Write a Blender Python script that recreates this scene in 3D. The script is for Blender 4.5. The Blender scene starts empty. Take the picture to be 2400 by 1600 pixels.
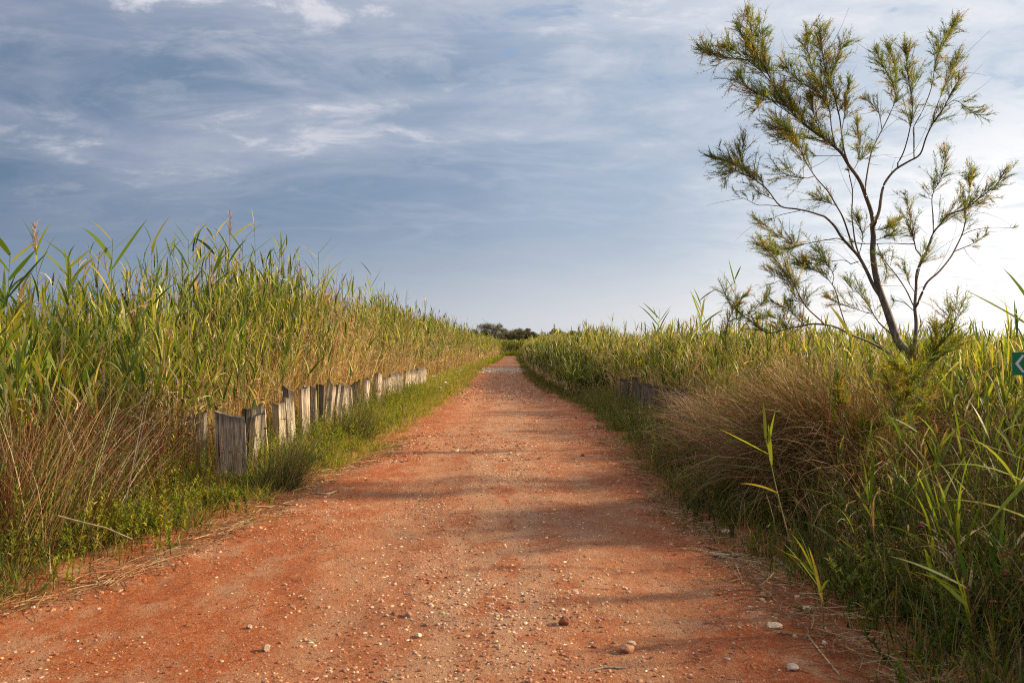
import bpy, math, random
import numpy as np
from mathutils import Vector

# ------------------------------------------------------------------ camera, sky, sun
S = bpy.context.scene
COL = S.collection
EYE = 1.5
FPX = 2000.0                       # focal length in photo pixels (2400 wide)
HZ = 816.0                         # horizon row in the photo
cam_d = bpy.data.cameras.new('camera'); cam = bpy.data.objects.new('camera', cam_d); COL.objects.link(cam)
cam_d.sensor_width = 36; cam_d.lens = 30; cam_d.clip_start = 0.05; cam_d.clip_end = 6000
cam.location = (0, 0, EYE)
cam.rotation_euler = (math.radians(90) + math.atan(16 / FPX), 0, 0)
cam_d.dof.use_dof = True; cam_d.dof.focus_distance = 18.0; cam_d.dof.aperture_fstop = 5.0
S.camera = cam
S.cycles.filter_width = 1.05; S.cycles.use_denoising = False
S.view_settings.view_transform = 'Standard'; S.view_settings.look = 'None'
S.view_settings.exposure = 0.8; S.view_settings.gamma = 1.0

SUN_AZ = 78.0                      # degrees clockwise from straight ahead (+Y)
SUN_EL = 24.0
sa, se = math.radians(SUN_AZ), math.radians(SUN_EL)
SUN = Vector((math.sin(sa) * math.cos(se), math.cos(sa) * math.cos(se), math.sin(se)))
ld = bpy.data.lights.new('sun', 'SUN'); ld.energy = 5.0; ld.angle = math.radians(3.0); ld.color = (1.0, 0.80, 0.50)
lo = bpy.data.objects.new('sun', ld); COL.objects.link(lo); lo.location = (40, 20, 30)
lo.rotation_euler = (-SUN).to_track_quat('-Z', 'Y').to_euler()

W = bpy.data.worlds.new('World'); S.world = W; W.use_nodes = True
W.cycles.sampling_method = 'MANUAL'; W.cycles.sample_map_resolution = 512
nt = W.node_tree; nt.nodes.clear()

class NT:
    """small helper around a node tree"""
    def __init__(s, tree): s.t = tree
    def n(s, kind, **kw):
        nd = s.t.nodes.new(kind)
        for k, v in kw.items(): setattr(nd, k, v)
        return nd
    def link(s, a, b): s.t.links.new(a, b)
    def put(s, sock, v):
        if hasattr(v, 'node'): s.link(v, sock)
        else: sock.default_value = v
    def math(s, op, a, b=0.0, c=0.0, clamp=False):
        m = s.n('ShaderNodeMath', operation=op); m.use_clamp = clamp
        s.put(m.inputs[0], a); s.put(m.inputs[1], b); s.put(m.inputs[2], c); return m.outputs[0]
    def vmath(s, op, a, b=(0, 0, 0)):
        m = s.n('ShaderNodeVectorMath', operation=op); s.put(m.inputs[0], a); s.put(m.inputs[1], b)
        return m.outputs['Value'] if op == 'DOT_PRODUCT' else m.outputs[0]
    def mix(s, f, a, b, blend='MIX'):
        m = s.n('ShaderNodeMix', data_type='RGBA', blend_type=blend)
        s.put(m.inputs[0], f)
        for k, v in ((6, a), (7, b)):
            s.put(m.inputs[k], v if hasattr(v, 'node') else (v[0], v[1], v[2], 1))
        return m.outputs[2]
    def ramp(s, v, lo_, hi_, a=0.0, b=1.0, smooth=True):
        m = s.n('ShaderNodeMapRange', interpolation_type='SMOOTHSTEP' if smooth else 'LINEAR'); m.clamp = True
        if lo_ > hi_: lo_, hi_, a, b = hi_, lo_, b, a
        s.put(m.inputs[0], v); m.inputs[1].default_value = lo_; m.inputs[2].default_value = hi_
        m.inputs[3].default_value = a; m.inputs[4].default_value = b; return m.outputs[0]
    def noise(s, vec, scale, detail=5, rough=0.55, dist=0.0, color=False):
        m = s.n('ShaderNodeTexNoise'); s.put(m.inputs['Vector'], vec); m.inputs['Scale'].default_value = scale
        m.inputs['Detail'].default_value = detail; m.inputs['Roughness'].default_value = rough
        m.inputs['Distortion'].default_value = dist
        return m.outputs['Color' if color else 'Fac']
    def mapping(s, vec, loc=(0, 0, 0), rot=(0, 0, 0), scale=(1, 1, 1)):
        m = s.n('ShaderNodeMapping'); s.put(m.inputs[0], vec); m.inputs[1].default_value = loc
        m.inputs[2].default_value = rot; m.inputs[3].default_value = scale; return m.outputs[0]

def build_sky():
    w = NT(nt)
    sky = w.n('ShaderNodeTexSky', sky_type='NISHITA'); sky.sun_disc = False
    sky.sun_elevation = se; sky.sun_rotation = sa; sky.air_density = 1.0; sky.dust_density = 1.5; sky.altitude = 5
    clear = w.mix(1.0, sky.outputs[0], (0.10, 0.10, 0.10), 'MULTIPLY')
    tc = w.n('ShaderNodeTexCoord'); d = tc.outputs['Generated']
    sep = w.n('ShaderNodeSeparateXYZ'); w.link(d, sep.inputs[0])
    x, y, z = sep.outputs
    zz = w.math('ADD', w.math('MAXIMUM', z, 0.0), 0.17)
    cb = w.n('ShaderNodeCombineXYZ'); w.link(w.math('DIVIDE', x, zz), cb.inputs[0]); w.link(w.math('DIVIDE', y, zz), cb.inputs[1])
    p = cb.outputs[0]                                   # where the view ray meets a cloud layer overhead
    hx = w.n('ShaderNodeCombineXYZ'); w.link(x, hx.inputs[0]); w.link(y, hx.inputs[1])
    hn = w.vmath('NORMALIZE', hx.outputs[0])
    sd = w.vmath('DOT_PRODUCT', hn, (math.sin(sa), math.cos(sa), 0))   # 1 facing the sun's side of the horizon
    roll = w.noise(w.mapping(p, (3.1, 1.7, 0), (0, 0, math.radians(-40)), (0.60, 1.15, 1)), 0.80, 7, 0.55, 0.7)
    fine = w.noise(w.mapping(p, (1.3, 6.2, 0), (0, 0, math.radians(-46)), (1.0, 1.6, 1)), 2.4, 10, 0.62, 0.9)
    puff = w.noise(w.mapping(p, (5.3, 2.2, 0), (0, 0, math.radians(-30)), (1.0, 1.4, 1)), 4.2, 10, 0.64, 0.4)
    side = w.ramp(sd, -0.36, 0.74, 0.0, 1.0, False)     # towards the sun it is lit through
    c = w.mix(w.ramp(side, 0.02, 0.52, smooth=False), (0.130, 0.208, 0.325), (0.285, 0.380, 0.530))
    c = w.mix(w.ramp(side, 0.46, 0.80, smooth=False), c, (0.50, 0.60, 0.73))
    c = w.mix(w.ramp(side, 0.78, 1.10, smooth=False), c, (0.68, 0.75, 0.84))
    hi = w.mix(side, (0.50, 0.52, 0.64), (0.88, 0.91, 0.96))
    zu = w.ramp(z, 0.10, 0.34)                          # higher up the layer breaks into rolls
    f1 = w.math('MULTIPLY', w.ramp(roll, 0.38, 0.62), w.ramp(z, 0.10, 0.30, 0.10, 0.80))
    c = w.mix(f1, c, hi)
    f2 = w.math('MULTIPLY', w.ramp(fine, 0.38, 0.76), w.ramp(z, 0.08, 0.32, 0.10, 0.58))
    c = w.mix(f2, c, hi)
    f3 = w.math('MULTIPLY', w.ramp(puff, 0.50, 0.66), w.math('MULTIPLY', zu, w.ramp(roll, 0.42, 0.56, 0.15, 1.0)))
    c = w.mix(w.math('MULTIPLY', f3, 0.9), c, (0.92, 0.90, 0.94))
    f4 = w.math('MULTIPLY', w.ramp(puff, 0.52, 0.34), w.ramp(z, 0.05, 0.3, 0.12, 0.50))
    c = w.mix(f4, c, w.mix(side, (0.19, 0.25, 0.41), (0.50, 0.60, 0.75)))
    # pale veil low down
    c = w.mix(w.ramp(z, 0.15, 0.01, 0.0, 0.9), c, w.mix(w.ramp(side, 0.10, 0.70, smooth=False), (0.28, 0.36, 0.48), (0.90, 0.89, 0.90)))
    # bright haze on the sun's side of the horizon
    g = w.math('MULTIPLY', w.ramp(sd, 0.34, 0.80), w.ramp(z, 0.34, 0.08))
    c = w.mix(g, c, w.mix(w.ramp(puff, 0.35, 0.6), (1.02, 1.03, 1.04), (1.5, 1.42, 1.34)))
    gap = w.math('MULTIPLY', w.math('MULTIPLY', w.ramp(puff, 0.44, 0.36), w.ramp(fine, 0.54, 0.44)), w.ramp(z, 0.2, 0.32))
    c = w.mix(w.math('MULTIPLY', gap, w.ramp(side, 0.3, 0.55, 0.0, 0.6)), c, w.mix(0.6, clear, (0.40, 0.56, 0.84)))
    c = w.mix(0.08, c, clear)
    c = w.mix(w.ramp(z, 0.42, 0.80), c, (0.80, 0.78, 0.78))      # unseen bright zenith above the frame, added as fill on the ground
    bg = w.n('ShaderNodeBackground'); w.link(c, bg.inputs[0]); bg.inputs[1].default_value = 0.565
    out = w.n('ShaderNodeOutputWorld'); w.link(bg.outputs[0], out.inputs[0])
build_sky()

# ------------------------------------------------------------------ helpers
def at(px, py, Y):
    """world point at distance Y seen at photo pixel (px, py)"""
    return np.array(((px - 1199.0) / FPX * Y, Y, EYE - (py - HZ) / FPX * Y))

def tag(o, label=None, cat=None, group=None, kind=None):
    if label: o['label'] = label
    if cat: o['category'] = cat
    if group: o['group'] = group
    if kind: o['kind'] = kind
    return o

def empty(name, loc):
    o = bpy.data.objects.new(name, None); o.location = loc; o.empty_display_size = 0.2
    COL.objects.link(o); return o

class Acc:
    """collects vertices, quads, triangles and a base colour per vertex"""
    def __init__(s): s.V = []; s.Q = []; s.T = []; s.C = []; s.n = 0
    def add(s, V, Q=None, T=None, C=(0.5, 0.5, 0.5)):
        V = np.asarray(V, float).reshape(-1, 3); s.V.append(V)
        if Q is not None and len(Q): s.Q.append(np.asarray(Q, int).reshape(-1, 4) + s.n)
        if T is not None and len(T): s.T.append(np.asarray(T, int).reshape(-1, 3) + s.n)
        C = np.asarray(C, float)
        s.C.append(np.broadcast_to(C, (len(V), 3)) if C.ndim == 1 else C.reshape(-1, 3))
        s.n += len(V)
    def build(s, name, mat, parent=None, smooth=False, origin=(0, 0, 0)):
        V = np.concatenate(s.V) - np.asarray(origin, float); C = np.concatenate(s.C)
        Q = np.concatenate(s.Q) if s.Q else np.zeros((0, 4), int)
        T = np.concatenate(s.T) if s.T else np.zeros((0, 3), int)
        me = bpy.data.meshes.new(name)
        me.vertices.add(len(V)); me.vertices.foreach_set('co', V.astype(np.float32).ravel())
        nl = Q.size + T.size
        me.loops.add(nl); me.loops.foreach_set('vertex_index', np.concatenate([Q.ravel(), T.ravel()]).astype(np.int32))
        me.polygons.add(len(Q) + len(T))
        ls = np.concatenate([np.arange(len(Q)) * 4, Q.size + np.arange(len(T)) * 3]).astype(np.int32)
        me.polygons.foreach_set('loop_start', ls)
        me.polygons.foreach_set('use_smooth', np.full(len(ls), smooth))
        me.update(calc_edges=True)
        ca = me.color_attributes.new('col', 'FLOAT_COLOR', 'POINT')
        ca.data.foreach_set('color', np.c_[C, np.ones(len(C))].astype(np.float32).ravel())
        me.materials.append(mat)
        o = bpy.data.objects.new(name, me); COL.objects.link(o)
        if parent is not None: o.parent = parent
        else: o.location = origin
        return o

def ribbons(acc, P, Wd, side, C):
    """P (K,n,3) centre lines, Wd (K,n) half widths, side (K,3), C (K,n,3)"""
    K, n, _ = P.shape
    if K == 0: return
    sv = side[:, None, :] * Wd[:, :, None]
    V = np.stack([P - sv, P + sv], axis=2)              # K,n,2,3
    b = (np.arange(K)[:, None] * n + np.arange(n - 1)[None]) * 2
    Q = np.stack([b, b + 1, b + 3, b + 2], axis=-1).reshape(-1, 4)
    CC = np.repeat(C[:, :, None, :], 2, axis=2)
    acc.add(V, Q, None, CC.reshape(-1, 3))

def tubes(acc, P, R, C, sides=3):
    K, n, _ = P.shape
    if K == 0: return
    d = np.gradient(P, axis=1); d /= np.linalg.norm(d, axis=2, keepdims=True) + 1e-9
    ref = np.where(np.abs(d[..., 2:3]) > 0.9, np.array([1., 0, 0]), np.array([0, 0, 1.]))
    u = np.cross(d, ref); u /= np.linalg.norm(u, axis=2, keepdims=True) + 1e-9
    v = np.cross(d, u)
    a = np.arange(sides) / sides * 2 * math.pi
    ring = u[:, :, None] * np.cos(a)[None, None, :, None] + v[:, :, None] * np.sin(a)[None, None, :, None]
    V = P[:, :, None] + ring * R[:, :, None, None]
    b = (np.arange(K)[:, None, None] * n + np.arange(n - 1)[None, :, None]) * sides
    j = np.arange(sides)[None, None]; k = (j + 1) % sides
    Q = np.stack([b + j, b + k, b + sides + k, b + sides + j], axis=-1).reshape(-1, 4)
    acc.add(V, Q, None, np.repeat(C[:, :, None, :], sides, axis=2).reshape(-1, 3))

def arcs(base, az, el, L, bend, n=5, p=1.3, swirl=None):
    """curves that start at BASE in direction (az, el) and lose BEND radians of elevation"""
    K = len(base); s = (np.arange(n - 1) + 0.5) / (n - 1)
    e = el[:, None] - bend[:, None] * s[None] ** p
    a = az[:, None] + (swirl[:, None] * s[None] if swirl is not None else 0)
    st = np.stack([np.cos(e) * np.cos(a), np.cos(e) * np.sin(a), np.sin(e)], -1) * (L[:, None, None] / (n - 1))
    return np.concatenate([base[:, None], base[:, None] + np.cumsum(st, axis=1)], axis=1)

def side_of(az, tw):
    """horizontal cross direction of a blade, turned by TW about its length"""
    s = np.stack([-np.sin(az), np.cos(az), np.zeros_like(az)], -1)
    u = np.stack([-np.cos(az) * 0.5, -np.sin(az) * 0.5, np.ones_like(az) * 0.8], -1)
    v = s * np.cos(tw)[:, None] + u * np.sin(tw)[:, None]
    return v / np.linalg.norm(v, axis=1, keepdims=True)

BLADE = {3: [1, .85, .04], 4: [.8, 1, .7, .04], 5: [.55, 1, .95, .6, .03], 6: [.5, .95, 1, .85, .5, .03], 7: [.5, .9, 1, .95, .75, .45, .03]}
def blade_w(n, w): return np.asarray(w)[:, None] * np.array(BLADE[n])[None]

def pick(rng, pal, K, jit=0.18):
    """K colours from a palette of linear rgb with weights"""
    cols = np.array([c for c, _ in pal]); w = np.array([q for _, q in pal], float)
    c = cols[rng.choice(len(pal), K, p=w / w.sum())]
    return np.clip(c * (1 + rng.normal(0, jit, (K, 1))) * (1 + rng.normal(0, jit * 0.35, (K, 3))), 0.004, 0.8)

def vnoise(x, y, seed=0):
    """2-D value noise"""
    xi = np.floor(x).astype(np.int64); yi = np.floor(y).astype(np.int64); fx = x - xi; fy = y - yi
    fx = fx * fx * (3 - 2 * fx); fy = fy * fy * (3 - 2 * fy)
    def h(a, b):
        n = (a * 374761393 + b * 668265263 + seed * 1442695) & 0x7fffffff
        n = ((n ^ (n >> 13)) * 1274126177) & 0x7fffffff
        return ((n ^ (n >> 16)) & 0xffff) / 65535.0
    return (h(xi, yi) * (1 - fx) + h(xi + 1, yi) * fx) * (1 - fy) + (h(xi, yi + 1) * (1 - fx) + h(xi + 1, yi + 1) * fx) * fy
def fbm(x, y, o=4, seed=0):
    return sum(vnoise(x * 2 ** k, y * 2 ** k, seed + k) / 2 ** k for k in range(o)) / sum(1 / 2 ** k for k in range(o))

# ------------------------------------------------------------------ materials
def new_mat(name):
    m = bpy.data.materials.new(name); m.use_nodes = True; m.node_tree.nodes.clear(); return m, NT(m.node_tree)

def leaf_mat(name, trans=0.38, rough=0.5, spec=0.35):
    m, w = new_mat(name)
    a = w.n('ShaderNodeAttribute', attribute_name='col')
    b = w.n('ShaderNodeBsdfPrincipled'); w.link(a.outputs[0], b.inputs['Base Color'])
    b.inputs['Roughness'].default_value = rough; b.inputs['Specular IOR Level'].default_value = spec
    o = w.n('ShaderNodeOutputMaterial')
    if trans:
        t = w.n('ShaderNodeBsdfTranslucent')
        w.link(w.mix(1.0, a.outputs[0], (1.15, 1.15, 0.75), 'MULTIPLY'), t.inputs[0])
        mx = w.n('ShaderNodeMixShader'); mx.inputs[0].default_value = trans
        w.link(b.outputs[0], mx.inputs[1]); w.link(t.outputs[0], mx.inputs[2]); w.link(mx.outputs[0], o.inputs[0])
    else: w.link(b.outputs[0], o.inputs[0])
    return m
M_LEAF = leaf_mat('leaf', 0.46); M_DRY = leaf_mat('dry_grass', 0.22, 0.6, 0.3); M_NEEDLE = leaf_mat('feathery_leaf', 0.5, 0.6, 0.2)

def bark_mat(name, a, b, sc=30):
    m, w = new_mat(name); tc = w.n('ShaderNodeTexCoord').outputs['Object']
    n1 = w.noise(w.mapping(tc, scale=(1, 1, 0.25)), sc, 6, 0.65); n2 = w.noise(tc, 6, 3)
    c = w.mix(w.ramp(n1, 0.35, 0.65), a, b); c = w.mix(w.ramp(n2, 0.4, 0.7, 0, 0.4), c, tuple(k * 0.6 for k in a))
    p = w.n('ShaderNodeBsdfPrincipled'); w.link(c, p.inputs['Base Color']); p.inputs['Roughness'].default_value = 0.75
    bm = w.n('ShaderNodeBump'); bm.inputs['Strength'].default_value = 0.6; bm.inputs['Distance'].default_value = 0.01
    w.link(n1, bm.inputs['Height']); w.link(bm.outputs[0], p.inputs['Normal'])
    w.link(p.outputs[0], w.n('ShaderNodeOutputMaterial').inputs[0]); return m
M_BARK = bark_mat('bark', (0.065, 0.048, 0.042), (0.19, 0.15, 0.13))

def wood_mat():
    m, w = new_mat('weathered_wood'); tc = w.n('ShaderNodeTexCoord').outputs['Object']
    oi = w.n('ShaderNodeObjectInfo').outputs['Random']
    off = w.n('ShaderNodeCombineXYZ'); w.put(off.inputs[0], w.math('MULTIPLY', oi, 37.0)); w.put(off.inputs[1], w.math('MULTIPLY', oi, 11.0))
    v = w.vmath('ADD', tc, off.outputs[0])
    g = w.noise(w.mapping(v, scale=(28, 28, 1.6)), 2.2, 7, 0.6, 0.4)
    crack = w.noise(w.mapping(v, scale=(16, 16, 0.55)), 2.0, 4, 0.5, 0.6)
    blot = w.noise(v, 7, 4, 0.6)
    c = w.mix(w.ramp(g, 0.32, 0.66), (0.22, 0.17, 0.13), (0.70, 0.61, 0.50))
    c = w.mix(w.ramp(blot, 0.45, 0.75, 0, 0.5), c, (0.33, 0.23, 0.15))
    c = w.mix(w.ramp(crack, 0.36, 0.30), c, (0.035, 0.025, 0.02))
    a = w.n('ShaderNodeAttribute', attribute_name='col').outputs[0]
    c = w.mix(1.0, c, a, 'MULTIPLY')
    p = w.n('ShaderNodeBsdfPrincipled'); w.link(c, p.inputs['Base Color']); p.inputs['Roughness'].default_value = 0.85
    h = w.math('ADD', w.math('MULTIPLY', g, 0.5), w.ramp(crack, 0.28, 0.40))
    bm = w.n('ShaderNodeBump'); bm.inputs['Strength'].default_value = 0.8; bm.inputs['Distance'].default_value = 0.012
    w.link(h, bm.inputs['Height']); w.link(bm.outputs[0], p.inputs['Normal'])
    w.link(p.outputs[0], w.n('ShaderNodeOutputMaterial').inputs[0]); return m
M_WOOD = wood_mat()

def dirt_mat():
    m, w = new_mat('red_dirt'); tc = w.n('ShaderNodeTexCoord').outputs['Object']
    big = w.noise(w.mapping(tc, scale=(1.0, 0.45, 1)), 0.9, 5, 0.6, 0.4)
    med = w.noise(w.mapping(tc, (4, 2, 0), scale=(1.0, 0.6, 1)), 3.2, 6, 0.65)
    fin = w.noise(tc, 38, 6, 0.7); grit = w.noise(tc, 140, 4, 0.7)
    c = w.mix(w.ramp(big, 0.38, 0.62), (0.47, 0.120, 0.034), (0.52, 0.200, 0.092))
    sx = w.n('ShaderNodeSeparateXYZ'); w.link(tc, sx.inputs[0]); wob = w.noise(w.mapping(tc, scale=(.3, .25, 1)), 1.2, 3)
    xx = w.math('ADD', sx.outputs[0], w.math('MULTIPLY', wob, 0.5))
    rut = w.ramp(w.math('ABSOLUTE', w.math('SUBTRACT', w.math('ABSOLUTE', w.math('SUBTRACT', xx, 0.15)), 0.85)), 0.42, 0.08)
    c = w.mix(w.math('MULTIPLY', rut, w.ramp(big, 0.3, 0.6, 0.3, 0.85)), c, (0.57, 0.30, 0.185))
    c = w.mix(w.math('MULTIPLY', w.ramp(w.math('ABSOLUTE', w.math('SUBTRACT', xx, 0.15)), 0.75, 0.15), w.ramp(med, 0.36, 0.58, 0.15, 0.95)), c, (0.60, 0.41, 0.31))
    c = w.mix(w.math('MULTIPLY', w.ramp(w.math('ABSOLUTE', w.math('SUBTRACT', xx, 0.15)), 1.15, 1.6), w.ramp(med, 0.3, 0.6, 0.3, 0.8)), c, (0.50, 0.125, 0.028))
    c = w.mix(w.math('MULTIPLY', w.ramp(xx, -0.8, -2.2), w.ramp(med, 0.35, 0.6, 0.4, 0.9)), c, (0.54, 0.150, 0.035))
    c = w.mix(w.ramp(med, 0.46, 0.66, 0, 0.8), c, (0.60, 0.38, 0.27))
    c = w.mix(w.ramp(med, 0.44, 0.28, 0, 0.75), c, (0.34, 0.075, 0.022))
    c = w.mix(w.ramp(fin, 0.42, 0.66, 0, 0.6), c, (0.62, 0.38, 0.25))
    fin2 = w.noise(tc, 17, 6, 0.7); c = w.mix(w.ramp(fin2, 0.48, 0.34, 0, 0.6), c, (0.27, 0.075, 0.03))
    c = w.mix(w.ramp(grit, 0.50, 0.34, 0, 0.75), c, (0.15, 0.050, 0.025))
    vo = w.n('ShaderNodeTexVoronoi'); w.link(tc, vo.inputs['Vector']); vo.inputs['Scale'].default_value = 55
    vc = w.n('ShaderNodeSeparateColor'); w.link(vo.outputs['Color'], vc.inputs[0])
    chip = w.math('MULTIPLY', w.ramp(vo.outputs['Distance'], 0.34, 0.22), w.math('GREATER_THAN', vc.outputs[0], 0.58))
    chip = w.math('MULTIPLY', chip, w.ramp(med, 0.35, 0.6, 0.25, 0.9))
    c = w.mix(chip, c, w.mix(vc.outputs[1], (0.42, 0.26, 0.18), (0.72, 0.60, 0.48)))
    v2 = w.n('ShaderNodeTexVoronoi'); w.link(tc, v2.inputs['Vector']); v2.inputs['Scale'].default_value = 24
    v2c = w.n('ShaderNodeSeparateColor'); w.link(v2.outputs['Color'], v2c.inputs[0])
    chip2 = w.math('MULTIPLY', w.ramp(v2.outputs['Distance'], 0.30, 0.22), w.math('GREATER_THAN', v2c.outputs[0], 0.80))
    c = w.mix(w.math('MULTIPLY', chip2, 0.75), c, w.mix(v2c.outputs[1], (0.25, 0.085, 0.04), (0.66, 0.48, 0.35)))
    c = w.mix(1.0, c, (0.80, 0.69, 0.58), 'MULTIPLY')
    p = w.n('ShaderNodeBsdfPrincipled'); w.link(c, p.inputs['Base Color']); p.inputs['Roughness'].default_value = 0.9
    p.inputs['Specular IOR Level'].default_value = 0.2
    h = w.math('ADD', w.math('MULTIPLY', fin, 0.9), w.math('MULTIPLY', grit, 0.35)); h = w.math('ADD', h, w.math('MULTIPLY', chip, 0.3))
    bm = w.n('ShaderNodeBump'); bm.inputs['Strength'].default_value = 1.0; bm.inputs['Distance'].default_value = 0.035
    w.link(h, bm.inputs['Height']); w.link(bm.outputs[0], p.inputs['Normal'])
    w.link(p.outputs[0], w.n('ShaderNodeOutputMaterial').inputs[0]); return m

def soil_mat():
    m, w = new_mat('soil'); tc = w.n('ShaderNodeTexCoord').outputs['Object']
    a = w.noise(tc, 1.4, 6, 0.65); b = w.noise(tc, 25, 6, 0.7)
    c = w.mix(w.ramp(a, 0.35, 0.65), (0.15, 0.070, 0.030), (0.075, 0.060, 0.022))
    c = w.mix(w.ramp(b, 0.4, 0.7, 0, 0.8), c, (0.27, 0.15, 0.08))
    p = w.n('ShaderNodeBsdfPrincipled'); w.link(c, p.inputs['Base Color']); p.inputs['Roughness'].default_value = 0.95
    bm = w.n('ShaderNodeBump'); bm.inputs['Strength'].default_value = 1; bm.inputs['Distance'].default_value = 0.04
    w.link(b, bm.inputs['Height']); w.link(bm.outputs[0], p.inputs['Normal'])
    w.link(p.outputs[0], w.n('ShaderNodeOutputMaterial').inputs[0]); return m
M_DIRT = dirt_mat(); M_SOIL = soil_mat()

def stone_mat():
    m, w = new_mat('stone'); tc = w.n('ShaderNodeTexCoord').outputs['Object']
    a = w.n('ShaderNodeAttribute', attribute_name='col').outputs[0]; n = w.noise(tc, 60, 5, 0.65)
    c = w.mix(1.0, a, w.mix(w.ramp(n, 0.3, 0.7), (0.65, 0.6, 0.55), (1.15, 1.12, 1.1)), 'MULTIPLY')
    p = w.n('ShaderNodeBsdfPrincipled'); w.link(c, p.inputs['Base Color']); p.inputs['Roughness'].default_value = 0.85
    bm = w.n('ShaderNodeBump'); bm.inputs['Strength'].default_value = 0.5; bm.inputs['Distance'].default_value = 0.01
    w.link(n, bm.inputs['Height']); w.link(bm.outputs[0], p.inputs['Normal'])
    w.link(p.outputs[0], w.n('ShaderNodeOutputMaterial').inputs[0]); return m
M_STONE = stone_mat()

def plain_mat(name, col, rough=0.5):
    m, w = new_mat(name); n = w.noise(w.n('ShaderNodeTexCoord').outputs['Object'], 18, 5, 0.6)
    p = w.n('ShaderNodeBsdfPrincipled'); w.link(w.mix(w.ramp(n, 0.45, 0.8, 0, 0.35), col, tuple(k * 0.75 for k in col)), p.inputs['Base Color'])
    p.inputs['Roughness'].default_value = rough
    w.link(p.outputs[0], w.n('ShaderNodeOutputMaterial').inputs[0]); return m

# ------------------------------------------------------------------ ground and track
# edges of the bare dirt, metres left and right of the middle of the track
EL_Y = [-12, 3.4, 4.2, 4.9, 5.4, 6.3, 7.7, 9.5, 11.8, 18.4, 29, 42, 59, 110, 175]
EL_X = [-9, -8, -3.7, -2.78, -2.55, -2.38, -2.12, -2.1, -1.72, -1.72, -1.8, -2.0, -2.2, -1.8, -1.8]
ER_Y = [-12, 3.8, 4.9, 7.0, 7.9, 10.1, 18.4, 29.4, 42, 59, 110, 175]
ER_X = [1.72, 1.70, 1.60, 1.50, 1.45, 1.48, 1.60, 1.30, 0.92, 0.85, 1.15, 1.6]
def eL(y): return np.interp(y, EL_Y, EL_X)
def eR(y): return np.interp(y, ER_Y, ER_X)

def make_ground():
    a = Acc()
    g = np.concatenate([-np.geomspace(2500, 30, 14), np.linspace(-24, 24, 33), np.geomspace(30, 2500, 14)])
    X, Y = np.meshgrid(g, g + 10); Z = -0.012 * np.ones_like(X)
    n = len(g); i = (np.arange(n - 1)[:, None] * n + np.arange(n - 1)[None]).ravel()
    a.add(np.stack([X, Y, Z], -1), np.stack([i, i + 1, i + n + 1, i + n], -1))
    tag(a.build('ground', M_SOIL), kind='structure')
make_ground()

def track_h(X, Y):
    l, r = eL(Y), eR(Y); c = -0.1; 
    h = 0.028 + 0.05 * (fbm(X * 0.8, Y * 0.35, 3, 5) - 0.5)
    h += 0.034 * (fbm(X * 3.0, Y * 2.0, 3, 9) - 0.5) + 0.016 * (fbm(X * 14, Y * 14, 3, 31) - 0.5)
    rut = np.exp(-((X - 0.75) / 0.27) ** 2) + np.exp(-((X + 0.95) / 0.3) ** 2)
    h -= 0.020 * rut * np.clip((Y - 2) / 5, 0, 1)
    e = np.minimum(X - (l - 0.95), (r + 0.85) - X)      # outside the edge the sheet dips under the soil
    return np.where(e < 0.35, h * np.clip(e / 0.35, 0, 1) - 0.045 * (1 - np.clip(e / 0.35, 0, 1)), h)

def make_track():
    a = Acc()
    ys = [-11.0]
    while ys[-1] < 168: ys.append(ys[-1] + (0.5 if ys[-1] < 1.5 else max(0.028, abs(ys[-1]) * 0.0055)))
    ys = np.array(ys); nu = 230; u = np.linspace(0, 1, nu)
    X = (eL(ys) - 1.0)[:, None] * (1 - u)[None] + (eR(ys) + 0.9)[:, None] * u[None]
    # finer columns near the middle of the view
    Y = np.repeat(ys[:, None], nu, 1); Z = track_h(X, Y)
    i = (np.arange(len(ys) - 1)[:, None] * nu + np.arange(nu - 1)[None]).ravel()
    a.add(np.stack([X, Y, Z], -1), np.stack([i, i + 1, i + nu + 1, i + nu], -1))
    tag(a.build('dirt_track', M_DIRT, smooth=True), kind='structure')
make_track()

# ------------------------------------------------------------------ stones
ph = (1 + 5 ** 0.5) / 2
ICO = np.array([(-1, ph, 0), (1, ph, 0), (-1, -ph, 0), (1, -ph, 0), (0, -1, ph), (0, 1, ph), (0, -1, -ph), (0, 1, -ph), (ph, 0, -1), (ph, 0, 1), (-ph, 0, -1), (-ph, 0, 1)]) / math.hypot(1, ph)
ICT = np.array([(0, 11, 5), (0, 5, 1), (0, 1, 7), (0, 7, 10), (0, 10, 11), (1, 5, 9), (5, 11, 4), (11, 10, 2), (10, 7, 6), (7, 1, 8), (3, 9, 4), (3, 4, 2), (3, 2, 6), (3, 6, 8), (3, 8, 9), (4, 9, 5), (2, 4, 11), (6, 2, 10), (8, 6, 7), (9, 8, 1)])
def stones(acc, xyz, r, col, rng):
    K = len(r); th = rng.uniform(0, 6.283, K)
    sc = np.stack([rng.uniform(.8, 1.4, K), rng.uniform(.6, 1.0, K), rng.uniform(.35, .75, K)], -1)
    V = ICO[None] * (1 + rng.normal(0, .16, (K, 12, 1))) * sc[:, None] * r[:, None, None]
    c, s = np.cos(th)[:, None], np.sin(th)[:, None]
    V = np.stack([V[..., 0] * c - V[..., 1] * s, V[..., 0] * s + V[..., 1] * c, V[..., 2]], -1) + xyz[:, None]
    T = (ICT[None] + (np.arange(K) * 12)[:, None, None]).reshape(-1, 3)
    acc.add(V, None, T, np.repeat(col, 12, axis=0))

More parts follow.
